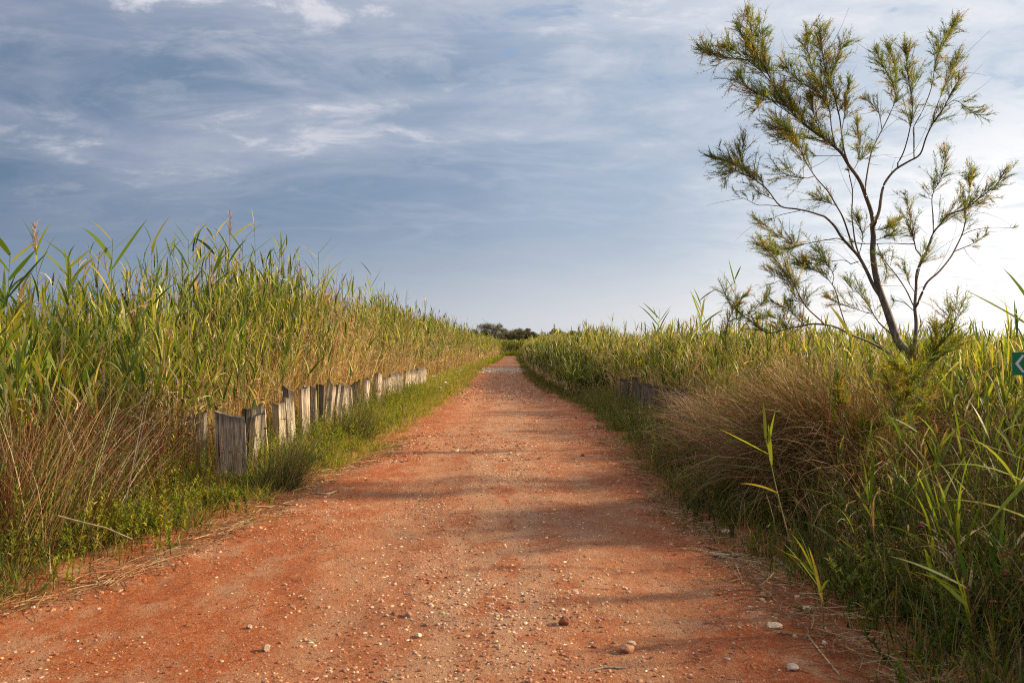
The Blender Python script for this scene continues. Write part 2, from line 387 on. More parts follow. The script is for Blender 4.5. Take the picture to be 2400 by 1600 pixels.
STONE_PAL = [((0.52, 0.26, 0.14), 5), ((0.60, 0.40, 0.27), 3), ((0.66, 0.54, 0.43), 1), ((0.36, 0.12, 0.05), 5), ((0.24, 0.11, 0.07), 3)]
def make_gravel():
    rng = np.random.default_rng(3); a = Acc()
    def put(K, y0, y1, r0, r1, f=None, pal=STONE_PAL, emb=0.3):
        Y = y0 * (y1 / y0) ** rng.random(K)
        X = eL(Y) + 0.0 + (eR(Y) - eL(Y) + 0.1) * rng.random(K); X = np.where(X < -6, -6 * rng.random(K), X)
        if f is not None:
            k = rng.random(K) < f(X, Y); X, Y = X[k], Y[k]
        K = len(X); r = r0 + (r1 - r0) * rng.random(K) ** 3
        stones(a, np.stack([X, Y, track_h(X, Y) + r * .04], -1), r, pick(rng, pal, K, .2), rng)
    loose = lambda X, Y: np.clip((fbm(X * 1.3 + 7, Y * .6, 3, 77) - .42) * 5, 0.05, 1)
    near = lambda X, Y: np.clip(1.2 - np.abs(X + .35) / .9 + (5.2 - Y) * .2, 0, 1) * np.clip((7 - Y) / 3, 0, 1)
    edge = lambda X, Y: np.exp(-(np.minimum(X - eL(Y), eR(Y) - X) / .28) ** 2)
    put(42000, 3.3, 15, .003, .012, loose)
    put(16000, 3.3, 7.5, .003, .015, near)
    put(9000, 4, 22, .005, .024, edge)
    put(5000, 11, 50, .010, .035, loose)
    put(15000, 4.5, 20, .005, .017, lambda X, Y: np.exp(-((X + .1) / .75) ** 2) * np.clip((fbm(X * 1.1 + 3, Y * .5, 3, 177) - .38) * 5, .1, 1), [((.60, .46, .35), 3), ((.52, .34, .22), 3), ((.38, .18, .1), 2)])
    put(3500, 24, 45, .012, .045)
    tag(a.build('gravel', M_STONE), 'small loose stones and grit scattered over the red dirt track', 'gravel', kind='stuff')
    b = Acc(); K = 1900
    Y = rng.normal(58, 3, K); X = eL(Y) - .3 + (eR(Y) - eL(Y) + .6) * rng.random(K); r = rng.uniform(.025, .075, K)
    stones(b, np.stack([X, Y, track_h(X, Y) + .01], -1), r, pick(rng, [((0.68, 0.57, 0.47), 3), ((0.44, 0.33, 0.26), 2), ((.56, .38, .28), 1)], K, .15), rng)
    tag(b.build('pale_gravel', M_STONE), 'band of pale grey gravel laid across the far end of the track', 'gravel', kind='stuff')
make_gravel()

def rock(name, px, py, wpx, col, label, squash=0.7, seed=1):
    Y = EYE * FPX / (py - HZ); x = (px - 1199) / FPX * Y; r = wpx / FPX * Y / 2
    rng = np.random.default_rng(seed)
    import bmesh
    bm = bmesh.new(); bmesh.ops.create_icosphere(bm, subdivisions=3, radius=1)
    dirs = rng.normal(0, 1, (12, 3)); dirs /= np.linalg.norm(dirs, axis=1, keepdims=True); cut = rng.uniform(.62, .92, 12)
    for v in bm.verts:
        c = np.array(v.co); 
        for d_, k in zip(dirs, cut):
            t = c @ d_
            if t > k: c = c - d_ * (t - k)
        c *= 1 + .05 * (fbm(np.array([c[0] * 5 + 9]), np.array([c[1] * 5 + c[2] * 4 + 3]), 3, seed)[0] - .5)
        v.co = Vector((c[0] * r, c[1] * r * .8, c[2] * r * squash))
    V = np.array([v.co[:] for v in bm.verts]); F = np.array([[v.index for v in f.verts] for f in bm.faces]); bm.free()
    a = Acc(); a.add(V, None, F, col)
    o = a.build(name, M_STONE, smooth=False); z = float(track_h(np.array([x]), np.array([Y]))[0])
    o.location = (x, Y, max(z, -.012) + r * squash * .55); o.rotation_euler = (0, 0, seed * 1.3)
    return tag(o, label, 'stone')
rock('stone', 1320, 1470, 30, (0.26, 0.085, 0.045), 'dark red clod standing alone on the lower middle of the track', .85, 2)
rock('stone', 1467, 1532, 44, (0.42, 0.20, 0.12), 'broad reddish stone low in the track, right of the lone dark red clod', .6, 3)
rock('stone', 1478, 1512, 26, (0.55, 0.38, 0.26), 'small pale stone touching the back of a broad reddish stone', .55, 4)
rock('stone', 1812, 1478, 42, (0.68, 0.50, 0.36), 'pale cream flat stone near the right edge of the track', .4, 5)
rock('stone', 623, 1535, 26, (0.36, 0.27, 0.22), 'grey brown pebble on the lower left of the track', .8, 6)
rock('stone', 585, 1482, 17, (0.46, 0.33, 0.26), 'little grey pebble behind a bigger one on the lower left', .7, 7)
rock('stone', 955, 1457, 22, (0.34, 0.20, 0.14), 'brown pebble left of the middle of the track', .7, 8)
rock('stone', 1855, 1575, 30, (0.60, 0.47, 0.36), 'pale stone at the bottom right edge of the track', .6, 9)
rock('stone', 1365, 1073, 10, (0.25, 0.10, 0.06), 'small dark stone far up the middle of the track', .8, 10)
rock('stone', 1888, 1440, 26, (0.62, 0.52, 0.43), 'whitish stone at the foot of the right grass verge', .7, 11)
rock('stone', 1700, 1252, 24, (0.58, 0.45, 0.36), 'pale chip beside the grey stick on the right verge', .5, 12)
rock('stone', 980, 1500, 20, (0.60, 0.48, 0.36), 'pale tan pebble among the loose gravel low on the track', .6, 13)

# ------------------------------------------------------------------ plants: palettes
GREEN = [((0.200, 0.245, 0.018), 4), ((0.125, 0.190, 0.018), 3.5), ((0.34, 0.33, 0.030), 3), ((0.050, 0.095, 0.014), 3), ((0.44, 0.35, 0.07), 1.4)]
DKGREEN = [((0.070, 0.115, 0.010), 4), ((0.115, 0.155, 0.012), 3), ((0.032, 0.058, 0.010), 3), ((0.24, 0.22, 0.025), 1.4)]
STRAW = [((0.60, 0.45, 0.27), 4), ((0.72, 0.58, 0.40), 3), ((0.40, 0.26, 0.13), 2), ((0.54, 0.43, 0.29), 1.5)]
BROWN = [((0.30, 0.155, 0.065), 3), ((0.38, 0.23, 0.11), 3), ((0.21, 0.11, 0.05), 3), ((0.46, 0.34, 0.2), 1)]
LIME = [((0.26, 0.29, 0.015), 4), ((0.17, 0.215, 0.015), 3), ((0.37, 0.34, 0.025), 2.5), ((0.09, 0.13, 0.015), 1.5)]

def reeds(rng, XY, H, leaf_n=11, n=5, dead=0.35, green=GREEN, plume=0.08, w=0.013, stem_r=0.004, Lf=(0.24, 0.46), wind=0.0, dl=0.35, leafy=0.28):
    """leaves, stems and seed plumes of reeds standing at XY"""
    leaf, dry = Acc(), Acc(); K = len(XY)
    base = np.c_[XY, np.full(K, -0.02)]
    az = rng.uniform(0, 6.283, K); ns = 6
    isdead = rng.random(K) < dead + 1.3 * (fbm(XY[:, 0] * .8 + 50, XY[:, 1] * .45, 3, 71) - .5)
    broke = rng.random(K) < .05
    st = arcs(base, az, np.radians(90 - np.abs(rng.normal(0, 5, K)) - isdead * rng.exponential(5, K) - broke * rng.uniform(15, 50, K)), H * np.where(isdead, rng.uniform(.6, 1.0, K), 1), np.abs(rng.normal(0, .13, K)), ns)
    c0 = pick(rng, STRAW, K); c1 = np.where(isdead[:, None], c0 * 1.0, pick(rng, green, K))
    t = np.linspace(0, 1, ns)[None, :, None]; t = np.clip((t - .35) * 2.2, 0, 1)
    tubes(dry, st, stem_r * np.linspace(1, .45, ns)[None] * rng.uniform(.7, 1.3, (K, 1)), c0[:, None] * (1 - t) + c1[:, None] * t)
    def point(f, idx):
        q = f * (ns - 1); i = np.minimum(q.astype(int), ns - 2); r = (q - i)[:, None]
        return st[idx, i] * (1 - r) + st[idx, i + 1] * r
    live = np.where(~isdead)[0]
    idx = np.repeat(live, leaf_n); m = len(idx)
    f = rng.uniform(leafy, 1.0, m) ** .85
    f = np.clip(f, 0.12, .99); b = point(f, idx)
    laz = rng.uniform(0, 6.283, m)
    if wind: laz = np.where(rng.random(m) < wind, rng.normal(0.2, .7, m), laz)
    el = np.radians(rng.normal(70, 9, m)) + (f - .6) * .15; L = rng.uniform(*Lf, m) * np.where(f > .93, .8, 1)
    bend = np.abs(rng.normal(.35, .35, m))
    old = (f < .42) | (rng.random(m) < .12)
    bend = np.where(old, bend + rng.uniform(.3, 1.6, m), bend)
    P = arcs(b, laz, el, L, bend, n, 1.5, rng.normal(0, .25, m))
    lc = pick(rng, green, m); oc = pick(rng, STRAW, m)
    C = np.repeat(np.where(old[:, None], oc, lc)[:, None], n, 1)
    tip = np.linspace(0, 1, n)[None, :, None] ** 3 * (rng.random((m, 1, 1)) < .35)
    C = C * (1 - tip) + np.array([.38, .27, .1]) * tip
    ribbons(leaf, P, blade_w(n, w * rng.uniform(.55, 1.25, m) * np.where(old, .75, 1)), side_of(laz, rng.normal(0, .6, m)), C)
    # dead leaves hanging on dead canes
    dd = np.where(isdead)[0]
    if len(dd):
        idx = np.repeat(dd, 5); m = len(idx); f = rng.uniform(.2, .98, m); b = point(f, idx); laz = rng.uniform(0, 6.283, m)
        P = arcs(b, laz, np.radians(rng.uniform(25, 75, m)), rng.uniform(.15, .35, m), rng.uniform(.2, 2.0, m), 4, 1.2, rng.normal(0, .6, m))
        ribbons(dry, P, blade_w(4, w * .5 * rng.uniform(.4, 1.2, m)), side_of(laz, rng.normal(0, .8, m)), np.repeat(pick(rng, STRAW, m)[:, None], 4, 1))
    pl = np.where(rng.random(K) < plume)[0]
    if len(pl):
        idx = np.repeat(pl, 16); m = len(idx); f = rng.uniform(.93, 1, m); b = point(f, idx); b[:, 2] += rng.uniform(0, .10, m)
        laz = rng.normal(.3, 1.3, m)
        P = arcs(b, laz, np.radians(rng.uniform(60, 88, m)), rng.uniform(.06, .15, m), rng.uniform(.0, .9, m), 3)
        ribbons(dry, P, blade_w(3, rng.uniform(.003, .006, m)), side_of(laz, rng.normal(0, .8, m)), np.repeat(pick(rng, [((.36, .22, .14), 3), ((.5, .36, .22), 2)], m)[:, None], 3, 1))
    return leaf, dry

def merge(acc, *others):
    for o in others:
        if not o.V: continue
        V = np.concatenate(o.V); C = np.concatenate(o.C)
        acc.add(V, np.concatenate(o.Q) if o.Q else None, np.concatenate(o.T) if o.T else None, C)
    return acc

def band(rng, dens, y0, y1, xa, xb, keep=None):
    """random points for y0<Y<y1 between xa(Y) and xb(Y), DENS per square metre"""
    wmax = max(abs(float(xb(y) - xa(y))) for y in np.linspace(y0, y1, 12))
    K = int(dens * (y1 - y0) * wmax); Y = rng.uniform(y0, y1, K); t = rng.random(K)
    a, b = xa(Y), xb(Y); k = rng.random(K) < np.abs(b - a) / wmax
    X = a + (b - a) * t; X, Y = X[k], Y[k]
    if keep is not None:
        k = rng.random(len(X)) < keep(X, Y); X, Y = X[k], Y[k]
    return np.c_[X, Y]

HL_Y, HL_H = [4, 6, 8, 10, 12, 15, 25, 60, 170], [1.8, 1.85, 1.85, 2.05, 2.4, 2.8, 2.95, 3.0, 3.0]
HR_Y, HR_H = [0, 8, 12, 16, 23, 37, 86, 170], [1.5, 1.42, 1.45, 1.68, 1.85, 2.05, 2.35, 2.6]
def front_left(Y): return np.interp(Y, [-6, 4.5, 6, 8, 9.5, 12, 25, 60, 110, 160], [-5.5, -5.0, -4.4, -3.9, -3.75, -3.6, -3.7, -3.5, -2.9, -2.4])
def front_right(Y): return np.interp(Y, [-6, 4, 7, 10, 13, 18, 30, 60, 110, 160], [3.7, 3.9, 4.1, 4.0, 3.6, 3.35, 2.6, 1.7, 1.8, 2.2])

def make_reed_beds():
    rng = np.random.default_rng(11)
    def bed(side, name, label, specs):
        leaf, dry = Acc(), Acc()
        fr = front_left if side < 0 else front_right
        hy, hh = (HL_Y, HL_H) if side < 0 else (HR_Y, HR_H)
        for (y0, y1, d0, d1, dens, kw) in specs:
            XY = band(rng, dens, y0, y1, lambda Y: fr(Y) + side * d0, lambda Y: fr(Y) + side * d1)
            ed = np.abs(XY[:, 0] - fr(XY[:, 1]))
            H = np.interp(XY[:, 1], hy, hh) * (0.93 + .42 * (fbm(XY[:, 0] * .7, XY[:, 1] * .5, 3, 41) - .5)) * rng.normal(1, .10, len(XY)) * np.where(rng.random(len(XY)) < .05, 1.18, 1) * np.clip(.78 + ed * .35, .7, 1)
            if side > 0:
                k = ~((XY[:, 1] < 5.8) & (XY[:, 0] < XY[:, 1] * .66 + .1)); XY, H = XY[k], H[k]
                H = np.where((XY[:, 1] < 5.5) & (XY[:, 0] > 4.4), H * 1.2, H)  # out-of-view reeds raised so their shadow covers the near track
            l, d = reeds(rng, XY, H, **kw); merge(leaf, l); merge(dry, d)
        e = merge(Acc(), leaf, dry)
        tag(e.build(name, M_LEAF), label, 'reeds', kind='stuff')
    far = dict(leaf_n=8, n=4, w=.020, stem_r=.008, Lf=(.3, .55))
    bed(-1, 'reed_bed', 'tall dense reed bed of green blades and dry canes along the left side of the track', [
        (3.5, 11, 0, 1.6, 82, dict(dead=.50, leaf_n=9, w=.015, Lf=(.30, .55), leafy=.2, plume=.05, stem_r=.005)),
        (3.5, 11, 1.6, 4.5, 20, dict(dead=.2, leaf_n=8, w=.018, plume=.10, leafy=.45)),
        (11, 32, 0, 1.3, 105, dict(dead=.70, leaf_n=7, w=.013, leafy=.48, plume=.08, stem_r=.007)),
        (11, 32, 1.3, 4.0, 20, dict(dead=.5, leaf_n=8, n=4, w=.015, leafy=.5, plume=.1, stem_r=.006)),
        (32, 75, 0, 2.2, 40, dict(far, dead=.62, stem_r=.010)),
        (75, 168, 0, 3.0, 13, dict(far, dead=.5, w=.032, stem_r=.016, Lf=(.4, .7))),
        (20, 160, 4, 14, 1.2, dict(far, dead=.3, w=.03))])
    bed(1, 'reed_bed', 'lower reed bed of backlit green blades on the right side of the track', [
        (1.0, 6, .4, 3.4, 42, dict(dead=.15, leaf_n=9, w=.012, leafy=.3, plume=.03)),
        (0.5, 5.5, 1.2, 3.8, 60, dict(dead=.15, leaf_n=9, w=.014, leafy=.2, plume=.03)),  # extra dense reeds out of view, added to shade the near track
        (6, 12, 0, 2.2, 62, dict(dead=.35, leaf_n=9, w=.012, leafy=.2, plume=.03, stem_r=.005)),
        (6, 14, 2.2, 8, 18, dict(dead=.3, leaf_n=8, w=.013, leafy=.3, plume=.06)),
        (12, 32, 0, 1.6, 75, dict(dead=.52, leaf_n=8, w=.013, leafy=.25, plume=.2, stem_r=.006)),
        (12, 32, 1.6, 9, 13, dict(dead=.35, leaf_n=8, n=4, w=.016, leafy=.4, plume=.15)),
        (32, 75, 0, 2.2, 36, dict(far, dead=.55, plume=.2, stem_r=.010)),
        (75, 168, 0, 3.0, 13, dict(far, dead=.55, w=.032, stem_r=.016, Lf=(.4, .7), plume=.2)),
        (20, 160, 2, 30, 1.1, dict(far, dead=.3, w=.03))])
    XY = band(rng, 13, 3.0, 7.6, lambda Y: eR(Y) + .75, lambda Y: front_right(Y) + .8)
    l, d = reeds(rng, XY, rng.uniform(.45, 1.0, len(XY)) * (.65 + .3 * np.clip(XY[:, 0] - eR(XY[:, 1]), 0, 1.8)), leaf_n=8, n=6, w=.010, stem_r=.0028, Lf=(.22, .42), dead=.02, green=[((.13, .20, .015), 3), ((.20, .24, .02), 2), ((.08, .13, .012), 2)], leafy=.2, plume=0)
    tag(merge(Acc(), l, d).build('young_reeds', M_LEAF), 'scattered bright green reed shoots among the dark herbs at the lower right', 'reeds', kind='stuff')
    # young deep green reeds leaning over the right verge beyond the posts
    XY = band(rng, 60, 25.5, 70, lambda Y: eR(Y) + .35, lambda Y: np.maximum(front_right(Y) + .3, eR(Y) + .8))
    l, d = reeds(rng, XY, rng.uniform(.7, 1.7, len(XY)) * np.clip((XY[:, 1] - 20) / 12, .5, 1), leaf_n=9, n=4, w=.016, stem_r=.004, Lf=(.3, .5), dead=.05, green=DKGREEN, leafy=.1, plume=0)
    tag(merge(Acc(), l, d).build('young_reeds', M_LEAF), 'deep green young reeds on the right verge beyond the dark posts', 'reeds', kind='stuff')
    # reeds closing the far end of the track, where it bends out of sight
    XY = np.c_[rng.uniform(-14, 22, 4200), 170 + rng.uniform(0, 6, 4200)]
    l, d = reeds(rng, XY, rng.normal(2.9, .15, 4200), leaf_n=8, n=4, w=.045, stem_r=.015, Lf=(.4, .75), dead=.35)
    tf = Acc(); XY2 = np.c_[rng.uniform(-8, 12, 500), rng.uniform(166, 170, 500)]
    tufts(tf, rng, XY2, rng.uniform(.5, 1.5, 500), 14, LIME, w=.03, spread=.25); merge(l, tf)
    tag(merge(Acc(), l, d).build('reed_bed', M_LEAF), 'far reed bed closing the end of the track below the distant trees', 'reeds', kind='stuff')


# ------------------------------------------------------------------ low growth
def tufts(acc, rng, XY, h, blades, pal, n=4, w=.0035, spread=.05, elev=(62, 12), bend=(.7, .5), r=None):
    K = len(XY); idx = np.repeat(np.arange(K), blades); m = len(idx)
    off = rng.normal(0, spread, (m, 2)); b = np.c_[XY[idx] + off, np.full(m, -.01)]
    az = np.arctan2(off[:, 1], off[:, 0]) + rng.normal(0, .7, m)
    L = np.asarray(h)[idx] * rng.uniform(.45, 1.15, m)
    P = arcs(b, az, np.radians(np.clip(rng.normal(*elev, m), 15, 89)), L, np.abs(rng.normal(*bend, m)), n, 1.4, rng.normal(0, .3, m))
    C = np.repeat(pick(rng, pal, m)[:, None], n, 1)
    g = np.linspace(.75, 1.1, n)[None, :, None]
    ribbons(acc, P, blade_w(n, w * rng.uniform(.6, 1.4, m)), side_of(az, rng.normal(0, .7, m)), C)

def herbs(acc, rng, XY, h, pal, leaf_len=.03, nl=26, w=.0035, stems=3, spread=.06, stemc=(0.16, 0.13, 0.04), lean=12, droop=.25):
    """upright leafy shoots: a thin stem with narrow leaves all round it"""
    K = len(XY); idx = np.repeat(np.arange(K), stems); m = len(idx); off = rng.normal(0, spread, (m, 2))
    az = np.arctan2(off[:, 1], off[:, 0]) + rng.normal(0, .5, m); ns = 5
    b = np.c_[XY[idx] + off, np.full(m, -.01)]
    st = arcs(b, az, np.radians(90 - np.abs(rng.normal(0, lean, m))), np.asarray(h)[idx] * rng.uniform(.6, 1.1, m), np.abs(rng.normal(0, droop, m)), ns)
    tubes(acc, st, .0022 * np.linspace(1, .5, ns)[None] * np.ones((m, 1)), np.broadcast_to(np.array(stemc), (m, ns, 3)))
    li = np.repeat(np.arange(m), nl); q = rng.uniform(.25, 1, len(li)) * (ns - 1); i = np.minimum(q.astype(int), ns - 2); r = (q - i)[:, None]
    p = st[li, i] * (1 - r) + st[li, i + 1] * r; a = rng.uniform(0, 6.283, len(li))
    P = arcs(p, a, np.radians(rng.uniform(25, 70, len(li))), leaf_len * rng.uniform(.6, 1.4, len(li)), rng.uniform(0, .6, len(li)), 3)
    sc = pick(rng, pal, m)[li] * (1 + rng.normal(0, .12, (len(li), 1)))
    ribbons(acc, P, blade_w(3, w * rng.uniform(.7, 1.3, len(li))), side_of(a, rng.normal(0, .6, len(li))), np.repeat(sc[:, None], 3, 1))

def rushes(acc, rng, XY, h, pal, w=.0028, n=5, lean=(0, 10), az0=None, blades=1, heads=.15, spread=.03, bend=.25):
    K = len(XY); idx = np.repeat(np.arange(K), blades); m = len(idx)
    b = np.c_[XY[idx] + rng.normal(0, spread, (m, 2)), np.full(m, -.01)]
    az = rng.uniform(0, 6.283, m) if az0 is None else rng.normal(az0, .9, m)
    st = arcs(b, az, np.radians(90 - np.abs(rng.normal(lean[0], lean[1], m))), np.asarray(h)[idx] * rng.uniform(.6, 1.1, m), np.abs(rng.normal(0, bend, m)), n)
    c = pick(rng, pal, m); t = np.linspace(0, 1, n)[None, :, None]
    tubes(acc, st, w * np.linspace(1, .4, n)[None] * np.ones((m, 1)), c[:, None] * (1 - t * .35) + np.array([.25, .15, .06]) * t * .35)
    hd = np.where(rng.random(m) < heads)[0]
    if len(hd):
        k = np.repeat(hd, 4); p = st[k, -2] * .6 + st[k, -1] * .4 + rng.normal(0, .012, (len(k), 3))
        stones(acc, p, rng.uniform(.007, .015, len(k)), pick(rng, [((.16, .045, .02), 3), ((.24, .08, .03), 2), ((.09, .04, .02), 2)], len(k)), rng)

make_reed_beds()

def build_verges():
    rng = np.random.default_rng(21)
    # ---- short grass, left
    g = Acc()
    XY = band(rng, 120, 8.2, 26, lambda Y: eL(Y) - 1.2, lambda Y: eL(Y) + .30, lambda X, Y: np.clip(.3 + (eL(Y) - X) * 2.2, .06, 1) * np.clip((fbm(X * 2.2, Y * 1.6, 3, 88) - .33) * 6, .1, 1))
    d = np.clip(eL(XY[:, 1]) - XY[:, 0], 0, 2)
    h = np.where((XY[:, 1] < 9.7) & (XY[:, 0] < -2.65), .45, 1) * (.09 + .34 * np.clip(d / .8, 0, 1)) * (0.35 + 1.3 * fbm(XY[:, 0] * 1.8, XY[:, 1] * 1.3, 3, 8))
    tufts(g, rng, XY, h, 15, LIME + [((.42, .31, .12), 4.5), ((.32, .17, .06), 2.5)], w=.0030, spread=.045)
    XY = band(rng, 34, 26, 80, lambda Y: np.maximum(front_left(Y), eL(Y) - 1.6), lambda Y: eL(Y) + .12)
    d = np.clip(eL(XY[:, 1]) - XY[:, 0], 0, 2)
    tufts(g, rng, XY, .14 + .34 * np.clip(d / .7, 0, 1), 12, LIME + [((.42, .32, .13), 5), ((.28, .15, .05), 2)], w=.007, spread=.09, n=4)
    XY = band(rng, 9, 80, 168, lambda Y: np.maximum(front_left(Y), eL(Y) - 1.6), lambda Y: eL(Y) + .12)
    tufts(g, rng, XY, rng.uniform(.3, .6, len(XY)), 10, LIME, w=.02, spread=.16, n=4)
    XY = band(rng, 48, 4.1, 8.6, lambda Y: eL(Y) - 1.7, lambda Y: eL(Y) + .14, lambda X, Y: np.clip(.75 + (eL(Y) - X) * 1.6, .05, 1) * np.clip((fbm(X * 2.2, Y * 2.2, 3, 188) - .36) * 6, .08, 1))
    d = np.clip(eL(XY[:, 1]) - XY[:, 0], 0, 2)
    tufts(g, rng, XY, (.12 + .40 * np.clip(d / 1., 0, 1)) * np.where((XY[:, 1] > 7.6) & (XY[:, 0] > -3.45), .5, 1), 14, [((.10, .15, .02), 4), ((.16, .18, .03), 3), ((.33, .22, .09), 3), ((.26, .12, .045), 3)], w=.003, spread=.05)
    tag(g.build('grass', M_LEAF), 'short yellow green grass on the left verge between track and posts', 'grass', kind='stuff')
    # ---- leafy herbs and rushes, left
    g = Acc()
    XY = band(rng, 38, 9.75, 27, lambda Y: front_left(Y) - .1, lambda Y: eL(Y) - .45)
    d = np.clip(eL(XY[:, 1]) - XY[:, 0], 0, 2)
    herbs(g, rng, XY, (.24 + .30 * np.clip(d / 1.1, 0, 1)) * (.35 + 1.3 * fbm(XY[:, 0] * 1.6, XY[:, 1] * 1.2, 3, 55)) * rng.uniform(.7, 1.2, len(XY)), LIME, nl=20, w=.0044, leaf_len=.036, lean=14)
    XY = band(rng, 46, 4.3, 9.3, lambda Y: front_left(Y) - .5, lambda Y: eL(Y) - .08, lambda X, Y: np.clip(.15 + (eL(Y) - X) * 1.2, 0, 1))
    d = np.clip(eL(XY[:, 1]) - XY[:, 0], 0, 2.2)
    nearpost = np.where((XY[:, 1] > 7.6) & (XY[:, 0] > -3.45), .35, 1)
    herbs(g, rng, XY, nearpost * (.26 + .62 * np.clip(d / 1.5, 0, 1)) * (.5 + fbm(XY[:, 0] * 1.5, XY[:, 1] * 1.5, 3, 6)) * rng.uniform(.7, 1.15, len(XY)), LIME + [((.06, .10, .015), 2), ((.3, .2, .06), 2)], nl=24, w=.0040, leaf_len=.034, stems=3)
    tag(g.build('green_herbs', M_LEAF), 'fine leaved lime green herbs crowding the foot of the left reeds', 'herbs', kind='stuff')
    g = Acc()
    XY = band(rng, 95, 4.1, 9.6, lambda Y: front_left(Y) - .6, lambda Y: eL(Y) - .75, lambda X, Y: np.clip((eL(Y) - X) * 1.0, 0, 1))
    d = np.clip(eL(XY[:, 1]) - XY[:, 0], 0, 2.2)
    k = ~((XY[:, 1] > 7.6) & (XY[:, 1] < 9.7) & (XY[:, 0] > -3.5) & (rng.random(len(XY)) < .9)); XY, d = XY[k], d[k]
    rushes(g, rng, XY, (.50 + .62 * np.clip(d / 1.6, 0, 1)) * rng.uniform(.8, 1.1, len(XY)), [((.09, .13, .02), 3.2), ((.36, .19, .05), 4), ((.26, .085, .025), 4), ((.50, .36, .18), 1.6)], blades=5, spread=.06, heads=.22, lean=(4, 9), w=.0036)
    XY = band(rng, 9, 9.6, 24, lambda Y: front_left(Y) - .2, lambda Y: eL(Y) - .9)
    rushes(g, rng, XY, rng.uniform(.5, 1.0, len(XY)), [((.15, .19, .04), 3), ((.38, .26, .10), 3), ((.30, .14, .05), 1)], blades=4, spread=.05, heads=.12)
    tag(g.build('rushes', M_DRY), 'brown and green rush stems with dark red seed heads at the lower left', 'rushes', kind='stuff')
    # ---- right side, shaded
    g = Acc()
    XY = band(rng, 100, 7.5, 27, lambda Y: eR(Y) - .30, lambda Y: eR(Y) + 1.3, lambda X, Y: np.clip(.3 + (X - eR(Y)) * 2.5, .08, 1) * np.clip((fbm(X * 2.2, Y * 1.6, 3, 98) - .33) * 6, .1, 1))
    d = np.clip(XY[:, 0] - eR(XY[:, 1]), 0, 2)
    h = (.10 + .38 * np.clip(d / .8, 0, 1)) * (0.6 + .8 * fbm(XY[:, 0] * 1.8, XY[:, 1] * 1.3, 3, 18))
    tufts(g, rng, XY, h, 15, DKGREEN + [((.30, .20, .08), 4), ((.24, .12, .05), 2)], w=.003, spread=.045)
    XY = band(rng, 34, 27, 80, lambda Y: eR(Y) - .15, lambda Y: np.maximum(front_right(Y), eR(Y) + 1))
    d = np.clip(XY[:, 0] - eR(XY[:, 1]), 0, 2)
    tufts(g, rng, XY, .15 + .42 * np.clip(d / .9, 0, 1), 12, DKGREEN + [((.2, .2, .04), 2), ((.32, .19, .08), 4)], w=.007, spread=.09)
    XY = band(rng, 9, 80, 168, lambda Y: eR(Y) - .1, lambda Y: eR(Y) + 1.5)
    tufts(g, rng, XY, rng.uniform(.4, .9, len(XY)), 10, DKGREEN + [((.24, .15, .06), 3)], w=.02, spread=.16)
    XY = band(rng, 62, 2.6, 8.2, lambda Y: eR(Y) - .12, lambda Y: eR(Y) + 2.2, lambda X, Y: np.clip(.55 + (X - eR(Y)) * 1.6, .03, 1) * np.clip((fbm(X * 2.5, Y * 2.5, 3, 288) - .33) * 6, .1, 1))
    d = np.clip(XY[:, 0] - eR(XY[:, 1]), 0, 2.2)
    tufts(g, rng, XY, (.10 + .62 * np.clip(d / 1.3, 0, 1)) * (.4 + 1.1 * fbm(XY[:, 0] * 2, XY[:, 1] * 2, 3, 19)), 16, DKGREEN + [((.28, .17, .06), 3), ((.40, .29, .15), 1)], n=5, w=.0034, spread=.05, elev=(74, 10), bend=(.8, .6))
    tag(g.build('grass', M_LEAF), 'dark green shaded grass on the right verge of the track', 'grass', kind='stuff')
    g = Acc()
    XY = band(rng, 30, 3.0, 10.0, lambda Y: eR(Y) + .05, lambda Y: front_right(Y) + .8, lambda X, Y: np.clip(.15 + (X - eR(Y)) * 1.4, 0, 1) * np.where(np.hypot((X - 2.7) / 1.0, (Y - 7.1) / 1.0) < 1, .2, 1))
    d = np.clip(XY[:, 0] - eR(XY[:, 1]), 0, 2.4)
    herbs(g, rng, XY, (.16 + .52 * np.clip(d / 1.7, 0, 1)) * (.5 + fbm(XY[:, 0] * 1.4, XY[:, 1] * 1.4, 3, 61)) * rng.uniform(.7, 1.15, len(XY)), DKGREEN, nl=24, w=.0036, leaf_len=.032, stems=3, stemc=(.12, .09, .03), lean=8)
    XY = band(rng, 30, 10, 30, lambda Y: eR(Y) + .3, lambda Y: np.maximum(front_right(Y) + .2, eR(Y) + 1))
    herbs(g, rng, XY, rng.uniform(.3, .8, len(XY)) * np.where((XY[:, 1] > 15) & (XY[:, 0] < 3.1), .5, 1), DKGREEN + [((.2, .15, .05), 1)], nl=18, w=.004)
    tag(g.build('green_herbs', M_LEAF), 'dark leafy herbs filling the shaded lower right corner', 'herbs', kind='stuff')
    g = Acc()
    XY = band(rng, 62, 2.8, 12, lambda Y: eR(Y) + .12, lambda Y: front_right(Y) + 1.2, lambda X, Y: np.clip(.1 + (X - eR(Y)) * .9, 0, 1) * np.where(np.hypot((X - 2.7) / 1.1, (Y - 7.2) / 1.2) < 1, .12, 1))
    d = np.clip(XY[:, 0] - eR(XY[:, 1]), 0, 2.6)
    rushes(g, rng, XY, (.30 + .85 * np.clip(d / 1.8, 0, 1)) * rng.uniform(.7, 1.1, len(XY)), [((.09, .13, .018), 4), ((.15, .17, .02), 2), ((.28, .14, .05), 3), ((.42, .27, .13), 2)], blades=5, spread=.06, heads=.07, lean=(5, 10), bend=.5, w=.0026)
    XY = band(rng, 30, 10, 30, lambda Y: np.where(Y > 15, 3.12, eR(Y) + .8), lambda Y: np.maximum(front_right(Y) + .4, eR(Y) + 1.2))
